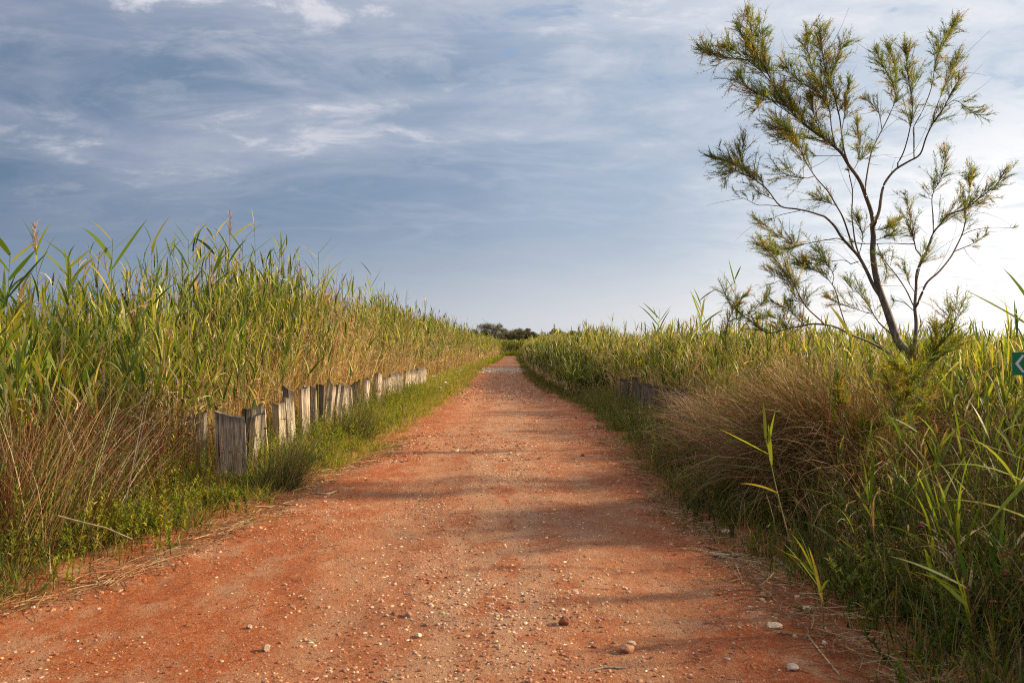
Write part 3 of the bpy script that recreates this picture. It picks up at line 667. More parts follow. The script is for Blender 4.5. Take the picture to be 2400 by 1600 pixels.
    rushes(g, rng, XY, rng.uniform(.5, 1.15, len(XY)), [((.08, .12, .02), 4), ((.26, .16, .07), 3), ((.36, .26, .13), 2)], blades=4, spread=.06, heads=.05, lean=(6, 12), bend=.6)
    tag(g.build('rushes', M_DRY), 'thin dark rush stems and dry stalks among the right hand herbs', 'rushes', kind='stuff')
    # ---- fallen straw on both margins
    g = Acc(); K = 2800
    Y = 3.6 * (14 / 3.6) ** rng.random(K); left = rng.random(K) < .5
    X = np.where(left, eL(Y) - np.abs(rng.normal(0, .22, K)) + .10, eR(Y) + np.abs(rng.normal(0, .22, K)) - .12)
    az = rng.uniform(0, 6.283, K); z = np.maximum(track_h(X, Y), -.01) + rng.uniform(.004, .03, K)
    P = arcs(np.c_[X, Y, z], az, rng.normal(0.03, .06, K), rng.uniform(.05, .32, K), rng.normal(0.05, .08, K), 4, 1, rng.normal(0, .5, K))
    P[..., 2] = np.maximum(P[..., 2], np.maximum(track_h(P[..., 0], P[..., 1]), -.01) + .002)
    tubes(g, P, np.repeat(rng.uniform(.001, .0028, K)[:, None], 4, 1), np.repeat(pick(rng, BROWN + [((.45, .34, .2), 3)], K)[:, None], 4, 1))
    K = 160; Y = 3.4 * (10 / 3.4) ** rng.random(K); X = rng.uniform(-2.2, 1.7, K); az = rng.uniform(0, 6.283, K)
    P = arcs(np.c_[X, Y, track_h(X, Y)], az, np.zeros(K), rng.uniform(.02, .12, K), np.zeros(K), 4, 1, rng.normal(0, .7, K)); P[..., 2] = track_h(P[..., 0], P[..., 1]) + .003
    tubes(g, P, np.full((K, 4), .0012), np.repeat(pick(rng, [((.12, .06, .03), 3), ((.3, .18, .1), 1)], K)[:, None], 4, 1))
    tag(g.build('fallen_straw', M_DRY), 'broken straw and stalk pieces lying along both margins of the track', 'straw', kind='stuff')
build_verges()

# ------------------------------------------------------------------ posts
def post_mesh(w, d, h, rng, slant=0.0, notch=False):
    nx, nz = 5, 9; a = Acc(); ring = []
    # outline with slightly chamfered, worn corners
    c = .12 * min(w, d)
    base = [(-w / 2 + c, -d / 2), (0, -d / 2), (w / 2 - c, -d / 2), (w / 2, -d / 2 + c), (w / 2, d / 2 - c), (w / 2 - c, d / 2), (0, d / 2), (-w / 2 + c, d / 2), (-w / 2, d / 2 - c), (-w / 2, -d / 2 + c)]
    m = len(base); zs = np.linspace(-.25, 1, nz) ; V = []
    warp = rng.normal(0, .008, (m, 2)); ph_ = rng.uniform(0, 6, m)
    for k, t in enumerate(zs):
        for i, (x, y) in enumerate(base):
            z = t * h
            top = max(0, t - .85) / .15
            zz = z + top * (slant * (x / w) * h * .14 + rng.normal(0, .011))
            sh = 1 - .03 * top
            V.append((x * sh + warp[i, 0] + .004 * math.sin(5 * t + ph_[i]), y * sh + warp[i, 1] + .004 * math.cos(4 * t + ph_[i]), zz))
    Q = [(k * m + i, k * m + (i + 1) % m, (k + 1) * m + (i + 1) % m, (k + 1) * m + i) for k in range(nz - 1) for i in range(m)]
    top = len(V); V.append((rng.normal(0, w * .1), 0, h * (1 - (.12 if notch else .015))))
    T = [((nz - 1) * m + i, (nz - 1) * m + (i + 1) % m, top) for i in range(m)]
    CC = np.ones((len(V), 3)) * rng.uniform(.85, 1.1) * np.array([1, rng.uniform(.93, 1.0), rng.uniform(.86, .98)])
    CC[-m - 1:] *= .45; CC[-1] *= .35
    CC *= rng.uniform(.85, 1.1, (len(V), 1))
    a.add(V, Q, T, CC); return a
    a.add(V, Q, T, tuple(rng.uniform(.8, 1.1) * np.array([1, rng.uniform(.93, 1.0), rng.uniform(.86, .98)])))
    return a
rp = np.random.default_rng(5)
def post(x, y, w, d, h, rot, label, group, tint=1.0, slant=0, lean=0, notch=False):
    lean += rp.normal(0, .05)
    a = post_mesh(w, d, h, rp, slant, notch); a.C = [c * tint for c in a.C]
    o = a.build('wooden_post', M_WOOD); o.location = (x, y, 0); o.rotation_euler = (rp.normal(0, .015), lean + rp.normal(0, .015), math.radians(rot))
    return tag(o, label, 'post', group)
# zoomed-picture measurements: left x, right x, top row -> photo pixels -> metres
GL = 'old sleeper posts along the left side of the track'
LP = [  # xl, xr, ytop, rot, tint, depth, label
    (140, 345, 505, 6, .60, .12, 'shaded grey sleeper standing behind and left of the broad nearest post'),
    (405, 718, 520, 9, .85, .10, 'nearest broad grey brown sleeper with a cracked flat face'),
    (735, 808, 512, 30, .9, .12, 'short pale sleeper just right of the broad nearest post'),
    (800, 905, 425, 34, 1.1, .13, 'pale sleeper with grey grain, third along from the broad nearest post'),
    (650, 790, 462, 10, .4, .12, 'blackened sleeper top peeping out behind the short pale sleeper'),
    (955, 1048, 412, 34, .85, .13, 'brown sleeper with one bright edge between two pale ones'),
    (1058, 1152, 372, 34, 1.1, .12, 'bright pale sleeper in front of a taller dark one'),
    (1045, 1165, 282, 12, .45, .14, 'tall dark sleeper behind a bright pale one'),
    (1180, 1288, 262, 36, 1.15, .14, 'tall pale sleeper with a rounded split top'),
    (1285, 1332, 280, 20, .6, .12, 'narrow reddish brown sleeper beside the tall pale split one'),
    (1325, 1392, 245, 8, .25, .14, 'black sleeper standing in for the shade beside a wide pale one'),  # black tint paints in the shade left of the next post
    (1388, 1470, 238, 36, 1.15, .13, 'wide pale sleeper next to the black stand-in for shade'),
    (1478, 1536, 240, 30, .9, .12, 'worn sleeper with lichen tint just past the wide pale one'),
    (1538, 1562, 272, 30, 1.0, .10, 'thin split plank in the middle of the left row'),
    (1568, 1622, 280, 34, 1.1, .12, 'low pale sleeper in the middle of the left row'),
    (1600, 1695, 250, 25, .8, .13, 'squat grey sleeper with a flat dark top in mid row'),
    (1650, 1762, 220, 15, .6, .13, 'wide grey sleeper turned to the camera in mid row'),
    (1764, 1802, 195, 36, 1.1, .12, 'slim bright sleeper standing in for the lit side of the wide grey one'),  # bright tint paints in the sunlit side of the post before it
    (1795, 1855, 182, 20, .6, .13, 'grey sleeper below a taller bright sleeper with a rust band'),
    (1866, 1922, 140, 38, 1.2, .13, 'tall bright sleeper with a rusty band across it')]
def to_row(x, y): return (400 + x / 3.92), (840 + y / 3.92)
for (xl, xr, yt, rot, tint, dp, lab) in LP:
    sx, sy = to_row((xl + xr) / 2, yt); Xl = -3.16
    for _ in range(3):
        Y = FPX * abs(Xl) / (1199 - sx); Xl = -3.1 - .012 * (Y - 9.5)
    if 'behind' in lab or 'blackened' in lab: Y *= 1.22 if 'behind and left' in lab else 1.035; Xl = (sx - 1199) / FPX * Y
    h = EYE - (sy - HZ) / FPX * Y; wpx = (xr - xl) / 3.92
    w = wpx / FPX * Y * (1.0 if rot > 25 else .95)
    a_ = math.radians(rot); w = min(max((w * 1.08 - dp * math.sin(a_)) / math.cos(a_) * .86, .14), .40); rot += rp.uniform(-9, 9)
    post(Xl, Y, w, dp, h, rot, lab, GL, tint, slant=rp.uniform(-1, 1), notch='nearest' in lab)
for k in range(11):
    Y = 21.8 + k * .92 + rp.uniform(-.15, .15)
    post(-3.3 + rp.uniform(-.06, .06), Y, rp.uniform(.18, .25), .13, rp.uniform(.70, .82), rp.uniform(15, 40), 'far sleeper post in the thinning end of the left row, half sunk in grass', GL, rp.uniform(.8, 1.15))
GR = 'old sleeper posts in the reeds on the right side of the track'
RP = [(1398, 868, 22, .8), (1412, 872, 20, .7), (1428, 876, 21, .9), (1441, 872, 24, .75), (1456, 876, 22, .85), (1470, 880, 20, .6), (1484, 884, 24, .7), (1500, 897, 25, .7), (1518, 894, 28, .8), (1535, 898, 28, .75), (1556, 904, 30, .7), (1578, 906, 30, .65), (1600, 908, 30, .6)]
side_lab = ['leftmost dark split post showing through the right hand reeds', 'second split post from the left in the right hand reeds', 'third split post from the left in the right hand reeds, paler than its neighbours', 'tall dark split post in the middle of the right hand group', 'pale edged post right of the tall dark one in the right reeds', 'post near the end of the tight right hand group', 'last post of the tight right hand group']
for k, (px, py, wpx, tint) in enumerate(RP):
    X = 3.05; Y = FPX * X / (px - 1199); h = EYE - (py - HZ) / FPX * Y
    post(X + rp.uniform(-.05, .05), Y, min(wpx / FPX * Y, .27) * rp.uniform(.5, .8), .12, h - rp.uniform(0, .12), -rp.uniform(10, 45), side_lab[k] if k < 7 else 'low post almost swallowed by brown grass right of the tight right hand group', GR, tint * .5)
post(-2.15, 158, .30, .25, 1.25, 10, 'single dark stub post far away at the left end of the track', 'distant marker posts', .35)
# rust band on the tall bright sleeper
def box_acc(w, d, h, col=(1, 1, 1)):
    a = Acc(); V = [(x * w / 2, y * d / 2, z * h / 2) for z in (-1, 1) for y in (-1, 1) for x in (-1, 1)]
    a.add(V, [(0, 2, 3, 1), (4, 5, 7, 6), (0, 1, 5, 4), (2, 6, 7, 3), (0, 4, 6, 2), (1, 3, 7, 5)], None, col); return a
band_post = [o for o in bpy.data.objects if o.get('label', '').endswith('rusty band across it')][0]
M_RUST = plain_mat('rust', (0.30, 0.09, 0.035), .9)
dims = band_post.dimensions
o = box_acc(dims.x * 0.9 + .02, dims.y * .8 + .015, .03).build('metal_band', M_RUST, band_post); o.location = (0, 0, dims.z * .52 * .8)

# ------------------------------------------------------------------ direction sign at the right edge
def make_sign():
    Y = 5.6; root = empty('direction_sign', (at(2400, 850, Y)[0] + .08, Y, 0)); c = at(2400, 852, Y)
    tag(root, 'green direction sign with a white arrowhead at the right edge of the picture', 'sign')
    x0 = at(2372, 0, Y)[0] - root.location.x; zt = at(0, 825, Y)[2]; zb = at(0, 879, Y)[2]; wd = .30; h = zt - zb
    b = box_acc(wd, .012, h).build('panel', plain_mat('sign_green', (0.010, 0.20, 0.09), .35), root); b.location = (x0 + wd / 2, 0, (zt + zb) / 2)
    a = Acc(); t = .0020; s = h
    pl = [(.062, .40), (.073, .34), (.034, .0), (.073, -.34), (.062, -.40), (.012, .0)]
    V = [(x, -.0062 - t, z * s) for x, z in pl] + [(x, -.0060, z * s) for x, z in pl]
    F = [(0, 5, 2, 1), (5, 4, 3, 2)] + [(i, (i + 1) % 6, (i + 1) % 6 + 6, i + 6) for i in range(6)]
    a.add(V, F, None, (1, 1, 1)); o = a.build('arrow', plain_mat('sign_white', (0.8, 0.8, 0.8), .4), root); o.location = (x0, 0, (zt + zb) / 2)
    p = Acc(); tubes(p, np.array([[(x0 + .20, .036, -.3), (x0 + .20, .036, .5), (x0 + .20, .036, zt + .05)]]), np.full((1, 3), .028), np.full((1, 3, 3), .4), 12)
    p.build('pole', plain_mat('galvanised', (.35, .36, .36), .5), root, smooth=True)
make_sign()

# ------------------------------------------------------------------ distant trees
def far_tree(px, ptop, wpx, Y, label, seed, col=(0.055, 0.065, 0.030)):
    rng = np.random.default_rng(seed); b = at(px, HZ, Y); H = at(px, ptop, Y)[2]; Wd = wpx * 1.6 / FPX * Y
    root = empty('tree', (b[0], Y, 0)); tag(root, label, 'tree', 'dark trees beyond the far end of the track')
    tr = Acc()
    P = arcs(np.zeros((1, 3)), np.array([rng.uniform(0, 6)]), np.array([1.5]), np.array([H * .72]), np.array([.08]), 7)
    tubes(tr, P, np.linspace(.28, .08, 7)[None], np.full((1, 7, 3), .2), 7)
    nl = 9; q = rng.uniform(.3, .95, nl); bp = P[0, np.minimum((q * 6).astype(int), 6)]
    az = rng.uniform(0, 6.283, nl); L = Wd * rng.uniform(.35, .6, nl)
    lim = arcs(bp, az, rng.uniform(.5, 1.1, nl), L, rng.uniform(-.2, .5, nl), 5)
    tubes(tr, lim, np.repeat(np.linspace(.11, .03, 5)[None], nl, 0), np.full((nl, 5, 3), .2), 5)
    tr.build('trunk', M_BARK, root, smooth=True)
    cl = np.concatenate([lim[:, -1], lim[:, 3] + rng.normal(0, .4, (nl, 3)), P[0, -2:] + [[0, 0, H * .12]] * 2, rng.normal(0, 1, (26, 3)) * [Wd * .26, Wd * .26, H * .20] + [0, 0, H * .56]])
    cl[:, 2] = np.clip(cl[:, 2], H * .22, H * .92)
    n = 420; K = len(cl) * n; r = rng.uniform(.45, 1.0, len(cl)) * Wd * .15
    v = rng.normal(0, 1, (K, 3)); v /= np.linalg.norm(v, axis=1, keepdims=True)
    p = np.repeat(cl, n, 0) + v * (np.repeat(r, n) * rng.uniform(.5, 1.1, K))[:, None] * [1, 1, .75]
    az = rng.uniform(0, 6.283, K); f = Acc()
    R = arcs(p, az, rng.uniform(-.9, 1.2, K), rng.uniform(.12, .30, K), rng.uniform(-.3, .6, K), 3)
    c = pick(rng, [(col, 4), (tuple(k * 1.5 for k in col), 2), (tuple(k * .6 for k in col), 2), ((.13, .10, .06), 1.6)], K)
    ribbons(f, R, blade_w(3, rng.uniform(.04, .08, K)), side_of(az, rng.uniform(0, 3, K)), np.repeat(c[:, None], 3, 1))
    f.build('crown', M_NEEDLE, root)
for k, (px, pt, wp, Y, lab) in enumerate([
    (1128, 770, 34, 285, 'small dark tree at the left end of the distant line'),
    (1155, 760, 58, 280, 'broadest and tallest dark tree of the distant line, left of the middle'),
    (1190, 770, 40, 290, 'dark tree just right of the tallest one in the distant line'),
    (1204, 774, 34, 275, 'low rounded tree right above the end of the track'),
    (1229, 768, 34, 282, 'open crowned tree with sky showing through it, right of the end of the track'),
    (1255, 776, 30, 290, 'low tree half hidden by right hand reeds, third from the right'),
    (1287, 770, 38, 285, 'tree crown peeping over the right hand reeds'),
    (1320, 776, 34, 300, 'faint low crown over the right hand reeds, second from the right'),
    (1340, 771, 22, 290, 'rightmost little crown of the distant line')]):
    far_tree(px, pt, wp, Y, lab, 100 + k, (0.125, 0.115, 0.065))  # crown colour lightened to stand in for distance haze

# ------------------------------------------------------------------ the feathery tree
def z5(x, y): return (1600 + x / 2.8, y / 2.8)
def z6(x, y): return (1700 + x / 3.36, 500 + y / 3.36)
def z7(x, y): return (1550 + x / 2.613, 850 + y / 2.613)
def smooth_line(P, per=5):
    """Catmull-Rom through the points"""
    P = np.asarray(P, float); Q = np.vstack([2 * P[0] - P[1], P, 2 * P[-1] - P[-2]]); out = []
    for i in range(len(P) - 1):
        a, b, c, d = Q[i:i + 4]
        for t in np.linspace(0, 1, per, endpoint=False):
            out.append(.5 * ((2 * b) + (-a + c) * t + (2 * a - 5 * b + 4 * c - d) * t * t + (-a + 3 * b - 3 * c + d) * t ** 3))
    out.append(P[-1]); return np.array(out)

def sprays(rng, line, f0, dens, length, leaf, wood, origin, bare=.15, up=.35):
    """twigs with feathery side shoots along the part of LINE after fraction F0"""
    seg = np.linalg.norm(np.diff(line, axis=0), axis=1); cum = np.r_[0, np.cumsum(seg)]; tot = cum[-1]
    K = max(2, int(1.65 * dens * tot * (1 - f0)))
    s = tot * (f0 + (.97 - f0) * rng.random(K) ** .95); i = np.clip(np.searchsorted(cum, s) - 1, 0, len(line) - 2)
    r = ((s - cum[i]) / seg[i])[:, None]; p = line[i] * (1 - r) + line[i + 1] * r
    d = line[i + 1] - line[i]; d /= np.linalg.norm(d, axis=1, keepdims=True)
    v = d * 1.15 + rng.normal(0, .60, (K, 3)) + np.array([0, 0, up]); v /= np.linalg.norm(v, axis=1, keepdims=True)
    az = np.arctan2(v[:, 1], v[:, 0]); el = np.arcsin(np.clip(v[:, 2], -1, 1)); L = 1.15 * length * rng.uniform(.35, 1.4, K) * (1.1 - .55 * np.clip((s / tot - .6) / .4, 0, 1))
    n = 6; P = arcs(p, az, el, L, rng.normal(.05, .35, K), n, 1.2, rng.normal(0, .3, K))
    tubes(wood, P, np.repeat(np.linspace(.0026, .001, n)[None], K, 0), np.full((K, n, 3), .18), 3)
    isb = rng.random(K) < bare; idx = np.where(~isb)[0]
    # side shoots
    m1 = 17; k1 = np.repeat(idx, m1); q = rng.uniform(.12, 1, len(k1)) * (n - 1); i = np.minimum(q.astype(int), n - 2); r = (q - i)[:, None]
    b = P[k1, i] * (1 - r) + P[k1, i + 1] * r; dv = P[k1, i + 1] - P[k1, i]; dv /= np.linalg.norm(dv, axis=1, keepdims=True)
    v = dv * .95 + rng.normal(0, .38, (len(k1), 3)) + [0, 0, .1]; v /= np.linalg.norm(v, axis=1, keepdims=True)
    az = np.arctan2(v[:, 1], v[:, 0]); el = np.arcsin(np.clip(v[:, 2], -1, 1)); L = rng.uniform(.04, .13, len(k1)); n2 = 4
    P2 = arcs(b, az, el, L, rng.normal(.05, .4, len(k1)), n2)
    base = pick(rng, [((.22, .25, .03), 4), ((.12, .18, .035), 3), ((.36, .29, .03), 2.5), ((.36, .21, .08), 1.0)], len(idx), .12)
    cm = {k: c for k, c in zip(idx, base)}; c1 = np.array([cm[k] for k in k1]) if len(k1) else np.zeros((0, 3))
    c1 = c1 * (1 + rng.normal(0, .18, (len(k1), 1)))
    ribbons(leaf, P2, blade_w(n2, rng.uniform(.0013, .0028, len(k1))), side_of(az, rng.uniform(0, 3, len(k1))), np.repeat(c1[:, None], n2, 1))
    # needle tufts on the side shoots
    m2 = 5; k2 = np.repeat(np.arange(len(k1)), m2); j = rng.integers(0, n2 - 1, len(k2)); b = P2[k2, j]
    dv = P2[k2, np.minimum(j + 1, n2 - 1)] - P2[k2, j]; dv /= np.linalg.norm(dv, axis=1, keepdims=True) + 1e-9
    v = dv * .7 + rng.normal(0, .6, (len(k2), 3)); v /= np.linalg.norm(v, axis=1, keepdims=True)
    az = np.arctan2(v[:, 1], v[:, 0]); el = np.arcsin(np.clip(v[:, 2], -1, 1))
    P3 = arcs(b, az, el, rng.uniform(.012, .032, len(k2)), rng.normal(0, .3, len(k2)), 3)
    ribbons(leaf, P3, blade_w(3, rng.uniform(.0010, .0022, len(k2))), side_of(az, rng.uniform(0, 3, len(k2))), np.repeat(c1[k2][:, None], 3, 1))

def make_tree():
    rng = np.random.default_rng(77); Y0 = 10.0
    A = [z6(1610, 1500), z6(1560, 1300), z6(1465, 1120), z6(1400, 1060), z6(1350, 990), z6(1310, 880), z6(1270, 760), z6(1240, 680), z6(1200, 560), z6(1175, 440), z6(1160, 300), z6(1165, 180), z6(1155, 80), z5(1250, 1500), z5(1240, 1400), z5(1200, 1280), z5(1160, 1180), z5(1090, 1080), z5(1040, 1000), z5(960, 930), z5(860, 860), z5(760, 780), z5(690, 700), z5(620, 600), z5(560, 480), z5(500, 380), z5(420, 270), z5(350, 150), z5(305, 20)]
    B = [  # points, start radius, end radius, foliage start, density, twig length
        ('M', [z6(1470, 1100), z6(1495, 980), z6(1500, 850), z6(1490, 740), z6(1500, 600), z6(1505, 480), z6(1530, 400), z6(1590, 280), z6(1640, 150), z6(1700, 80), z5(1740, 1410), z5(1850, 1370), z5(1960, 1290), z5(2060, 1210), z5(2110, 1130), z5(2140, 1040)], .042, .003, .60, 34, .24),
        ('N', [z6(1500, 740), z6(1550, 620), z6(1590, 540), z6(1680, 460), z6(1770, 350), z6(1820, 260), z6(1870, 150), z6(1890, 50), z5(1850, 1380), z5(1880, 1280), z5(1900, 1150), z5(1950, 1080)], .024, .003, .58, 34, .24),
        ('N2', [z6(1800, 300), z6(1900, 260), z6(1980, 220), z6(2090, 150)], .008, .002, .45, 12, .12),
        ('N3', [z6(1860, 170), z6(1960, 130), z6(2100, 110), z6(2330, 115)], .006, .001, .9, 4, .1),
        ('M2', [z6(1640, 150), z6(1635, 0), z5(1640, 1380), z5(1640, 1280), z5(1690, 1180), z5(1720, 1100), z5(1730, 980)], .012, .002, .45, 34, .24),
        ('M3', [z6(1510, 330), z6(1470, 150), z6(1430, 50), z5(1500, 1440), z5(1480, 1350), z5(1450, 1280)], .010, .002, .25, 26, .22),
        ('O', [z6(1485, 740), z6(1420, 600), z6(1340, 480), z6(1260, 380), z6(1200, 260)], .013, .003, .6, 14, .2),
        ('O2', [z6(1485, 770), z6(1400, 700), z6(1290, 685)], .008, .003, .95, 4, .1),
        ('B', [z5(1255, 1480), z5(1290, 1380), z5(1310, 1250), z5(1340, 1180), z5(1400, 1110), z5(1480, 1060), z5(1560, 1010), z5(1600, 900), z5(1650, 800), z5(1720, 700), z5(1780, 580), z5(1840, 500), z5(1890, 475)], .034, .003, .62, 22, .2),
        ('B1', [z5(1720, 700), z5(1790, 655), z5(1860, 700), z5(1920, 745), z5(2000, 750)], .005, .001, .3, 26, .16),
        ('B2', [z5(1400, 1090), z5(1450, 1000), z5(1490, 860), z5(1510, 720), z5(1500, 600), z5(1480, 480), z5(1470, 350), z5(1440, 260)], .013, .002, .35, 36, .24),
        ('B3', [z5(1520, 1030), z5(1520, 900), z5(1520, 830), z5(1580, 720), z5(1640, 560), z5(1660, 420), z5(1700, 300), z5(1780, 180), z5(1850, 40)], .013, .002, .42, 34, .22),
        ('B4', [z5(1640, 780), z5(1700, 620), z5(1760, 480), z5(1800, 400), z5(1790, 310)], .008, .002, .3, 30, .2),
        ('C', [z5(1195, 1280), z5(1210, 1150), z5(1240, 1000), z5(1270, 930), z5(1310, 850), z5(1360, 750), z5(1400, 640), z5(1380, 540), z5(1320, 430), z5(1270, 340), z5(1200, 350)], .018, .002, .62, 44, .24),
        ('C2', [z5(1310, 850), z5(1290, 740), z5(1240, 680), z5(1190, 640)], .006, .002, .3, 26, .16),
        ('C3', [z5(1390, 600), z5(1410, 480), z5(1380, 380), z5(1350, 260)], .006, .002, .1, 36, .22),
        ('C4', [z5(1110, 1130), z5(1150, 1060), z5(1160, 950), z5(1150, 850), z5(1130, 760)], .006, .002, .25, 30, .15),
        ('C5', [z5(1160, 1060), z5(1210, 1010), z5(1270, 960)], .004, .001, .2, 24, .15),
        ('D', [z5(1090, 1080), z5(1060, 980), z5(1045, 870), z5(1030, 760), z5(1000, 640), z5(960, 520), z5(930, 400), z5(910, 250), z5(920, 100)], .020, .002, .34, 44, .26),
        ('D2', [z5(1000, 960), z5(980, 850), z5(960, 700), z5(900, 560), z5(850, 430), z5(820, 300), z5(815, 170)], .013, .002, .22, 48, .28),
        ('D3', [z5(960, 700), z5(880, 600), z5(780, 540), z5(700, 460), z5(640, 380)], .008, .002, .15, 46, .26),
        ('D4', [z5(1045, 870), z5(1070, 700), z5(1090, 560), z5(1100, 510)], .006, .002, .25, 38, .18),
        ('D5', [z5(960, 520), z5(1000, 420), z5(1030, 340), z5(1100, 240)], .006, .002, .0, 38, .2),
        ('D6', [z5(930, 900), z5(880, 800), z5(850, 700), z5(860, 600)], .006, .002, .1, 50, .24),
        ('A1', [z5(690, 700), z5(560, 640), z5(450, 590), z5(380, 530), z5(300, 500)], .010, .002, .05, 44, .24),
        ('A2', [z5(560, 480), z5(490, 405), z5(400, 385), z5(280, 375), z5(180, 350), z5(90, 295)], .010, .001, .05, 44, .24),
        ('A3', [z5(600, 560), z5(500, 450), z5(360, 340), z5(240, 280)], .008, .002, .15, 44, .24),
        ('A4', [z5(560, 480), z5(530, 340), z5(510, 200), z5(500, 100)], .006, .001, .1, 34, .18),
        ('A5', [z5(500, 380), z5(460, 230), z5(435, 120), z5(430, 30)], .006, .001, .1, 34, .18),
        ('A6', [z5(760, 780), z5(640, 700), z5(540, 650), z5(450, 760)], .008, .001, .1, 40, .22),
        ('A7', [z5(800, 800), z5(740, 700), z5(690, 640), z5(640, 540)], .008, .002, .0, 44, .2),
        ('E', [z6(1240, 680), z6(1170, 580), z6(1110, 450), z6(1050, 340), z6(980, 260), z6(910, 180), z6(860, 100), z6(790, 30), z5(900, 1410), z5(820, 1385), z5(740, 1370), z5(640, 1350), z5(560, 1250), z5(480, 1180), z5(400, 1110), z5(300, 1060), z5(200, 1040), z5(130, 1010)], .040, .002, .74, 50, .26),
        ('E1', [z5(660, 1355), z5(560, 1345), z5(487, 1343), z5(400, 1300), z5(300, 1280)], .006, .001, .6, 8, .15),
        ('E2', [z5(780, 1380), z5(640, 1410), z5(560, 1448)], .005, .001, .95, 4, .1),
        ('E3', [z5(400, 1110), z5(390, 1000), z5(400, 900)], .005, .001, .1, 40, .2),
        ('E4', [z5(520, 1210), z5(440, 1160), z5(340, 1120), z5(250, 1200)], .006, .001, .15, 36, .22),
        ('E5', [z5(600, 1310), z5(500, 1260), z5(440, 1200)], .005, .001, .3, 24, .2),
        ('F', [z6(1010, 290), z6(960, 130), z6(920, 20), z5(1010, 1350), z5(950, 1250), z5(880, 1170), z5(820, 1080), z5(760, 960), z5(720, 880), z5(640, 840), z5(560, 850), z5(500, 880)], .018, .002, .58, 42, .26),
        ('F1', [z5(850, 1170), z5(740, 1160), z5(680, 1140), z5(600, 1110)], .008, .001, .35, 44, .24),
        ('F2', [z5(960, 930), z5(820, 905), z5(740, 915), z5(660, 905), z5(560, 920)], .006, .001, .2, 36, .22),
        ('F3', [z5(740, 920), z5(690, 860), z5(620, 800), z5(560, 770)], .006, .001, .1, 44, .22),
        ('F4', [z5(1040, 1020), z5(940, 1020), z5(850, 1025)], .004, .001, .95, 2, .1),
        ('G', [z6(1100, 430), z6(1030, 260), z6(1005, 100), z5(1110, 1400), z5(1115, 1250), z5(1095, 1150), z5(1090, 1100)], .016, .008, .97, 3, .1),
        ('G2', [z5(1010, 1350), z5(930, 1320), z5(860, 1290)], .005, .001, .2, 44, .18),
        ('G3', [z6(1160, 130), z6(1250, 120), z6(1310, 90), z6(1370, 60)], .006, .001, .3, 44, .2),
        ('G4', [z6(1165, 220), z6(1280, 180), z6(1370, 180)], .006, .001, .3, 44, .16),
        ('G5', [z6(1050, 330), z6(1080, 200), z6(1060, 90), z6(1030, 40)], .006, .001, .35, 34, .2),
        ('H', [z6(1450, 1290), z6(1340, 1180), z6(1250, 1080), z6(1130, 1010), z6(1000, 960), z6(850, 890), z6(700, 870), z6(600, 885), z6(480, 910), z6(370, 940), z6(300, 930), z6(200, 850), z6(100, 780), z6(0, 680)], .030, .003, .62, 24, .24),
        ('H2', [z6(1390, 1240), z6(1320, 1130), z6(1200, 1030), z6(1140, 970)], .018, .004, .9, 6, .1),
        ('J', [z6(990, 265), z6(900, 200), z6(820, 205), z6(700, 225), z6(560, 260), z6(450, 310), z6(380, 290), z6(180, 300)], .010, .001, .45, 46, .24),
        ('J2', [z6(560, 260), z6(470, 200), z6(380, 160), z6(320, 100), z6(250, 80)], .005, .001, .1, 36, .22),
        ('J3', [z6(1490, 245), z6(1300, 235), z6(1100, 240), z6(980, 215)], .007, .003, .97, 2, .1),
        ('K', [z6(780, 870), z6(700, 800), z6(640, 740), z6(580, 640), z6(520, 530), z6(470, 460), z6(400, 370), z6(300, 250), z6(250, 120)], .012, .002, .4, 36, .24),
        ('K2', [z6(560, 610), z6(600, 700), z6(540, 640), z6(500, 540), z6(300, 450)], .005, .001, .4, 30, .2),
        ('K3', [z6(640, 750), z6(600, 700), z6(540, 690)], .005, .001, .2, 40, .18),
        ('L', [z6(960, 930), z6(900, 740), z6(880, 650), z6(840, 560), z6(760, 480), z6(640, 420), z6(560, 380)], .010, .002, .6, 46, .24),
        ('L2', [z6(840, 560), z6(850, 480), z6(780, 380), z6(720, 280)], .006, .001, .4, 46, .22),
        ('L3', [z6(1000, 410), z6(940, 370), z6(840, 375), z6(700, 390), z6(600, 380)], .007, .001, .55, 46, .22),
        ('Q', [z6(1350, 990), z6(1200, 850), z6(1130, 730), z6(1050, 630), z6(1000, 600), z6(920, 500)], .012, .002, .35, 26, .24),
        ('Q2', [z6(1130, 790), z6(1050, 760), z6(920, 720), z6(780, 660)], .006, .001, .3, 34, .2),
        ('R', [z6(620, 880), z6(540, 800), z6(470, 740), z6(400, 730)], .006, .001, .0, 30, .2),
        ('R2', [z6(480, 910), z6(440, 840), z6(360, 820)], .005, .001, .0, 34, .2),
        ('T', [z6(1200, 250), z6(1220, 330), z6(1270, 450), z6(1230, 500)], .005, .001, .3, 22, .2),
        ('U', [z6(1500, 560), z6(1540, 400), z6(1580, 330), z6(1600, 250)], .006, .001, .4, 24, .18),
        ('U2', [z6(1490, 620), z6(1440, 540), z6(1420, 470), z6(1390, 420)], .005, .001, .4, 20, .18)]
    base = at(*A[0], Y0); root = empty('feathery_tree', (base[0], Y0, 0)); org = np.array([base[0], Y0, 0])
    tag(root, 'tall feathery wispy tree leaning left above the right hand reeds', 'tree')
    lines2 = []; 
    def lift(pts2, dep): return np.array([at(p[0], p[1], Y0 + d) for p, d in zip(pts2, dep)])
    s2 = smooth_line(A, 4)[:-2]; dA = .35 * np.sin(np.linspace(0, 4.2, len(s2))) + np.linspace(0, .5, len(s2)); dA[:6] *= np.linspace(0, 1, 6)
    W3 = lift(s2, dA); W3 = np.vstack([[W3[0, 0] + .03, Y0, -.1], W3]); 
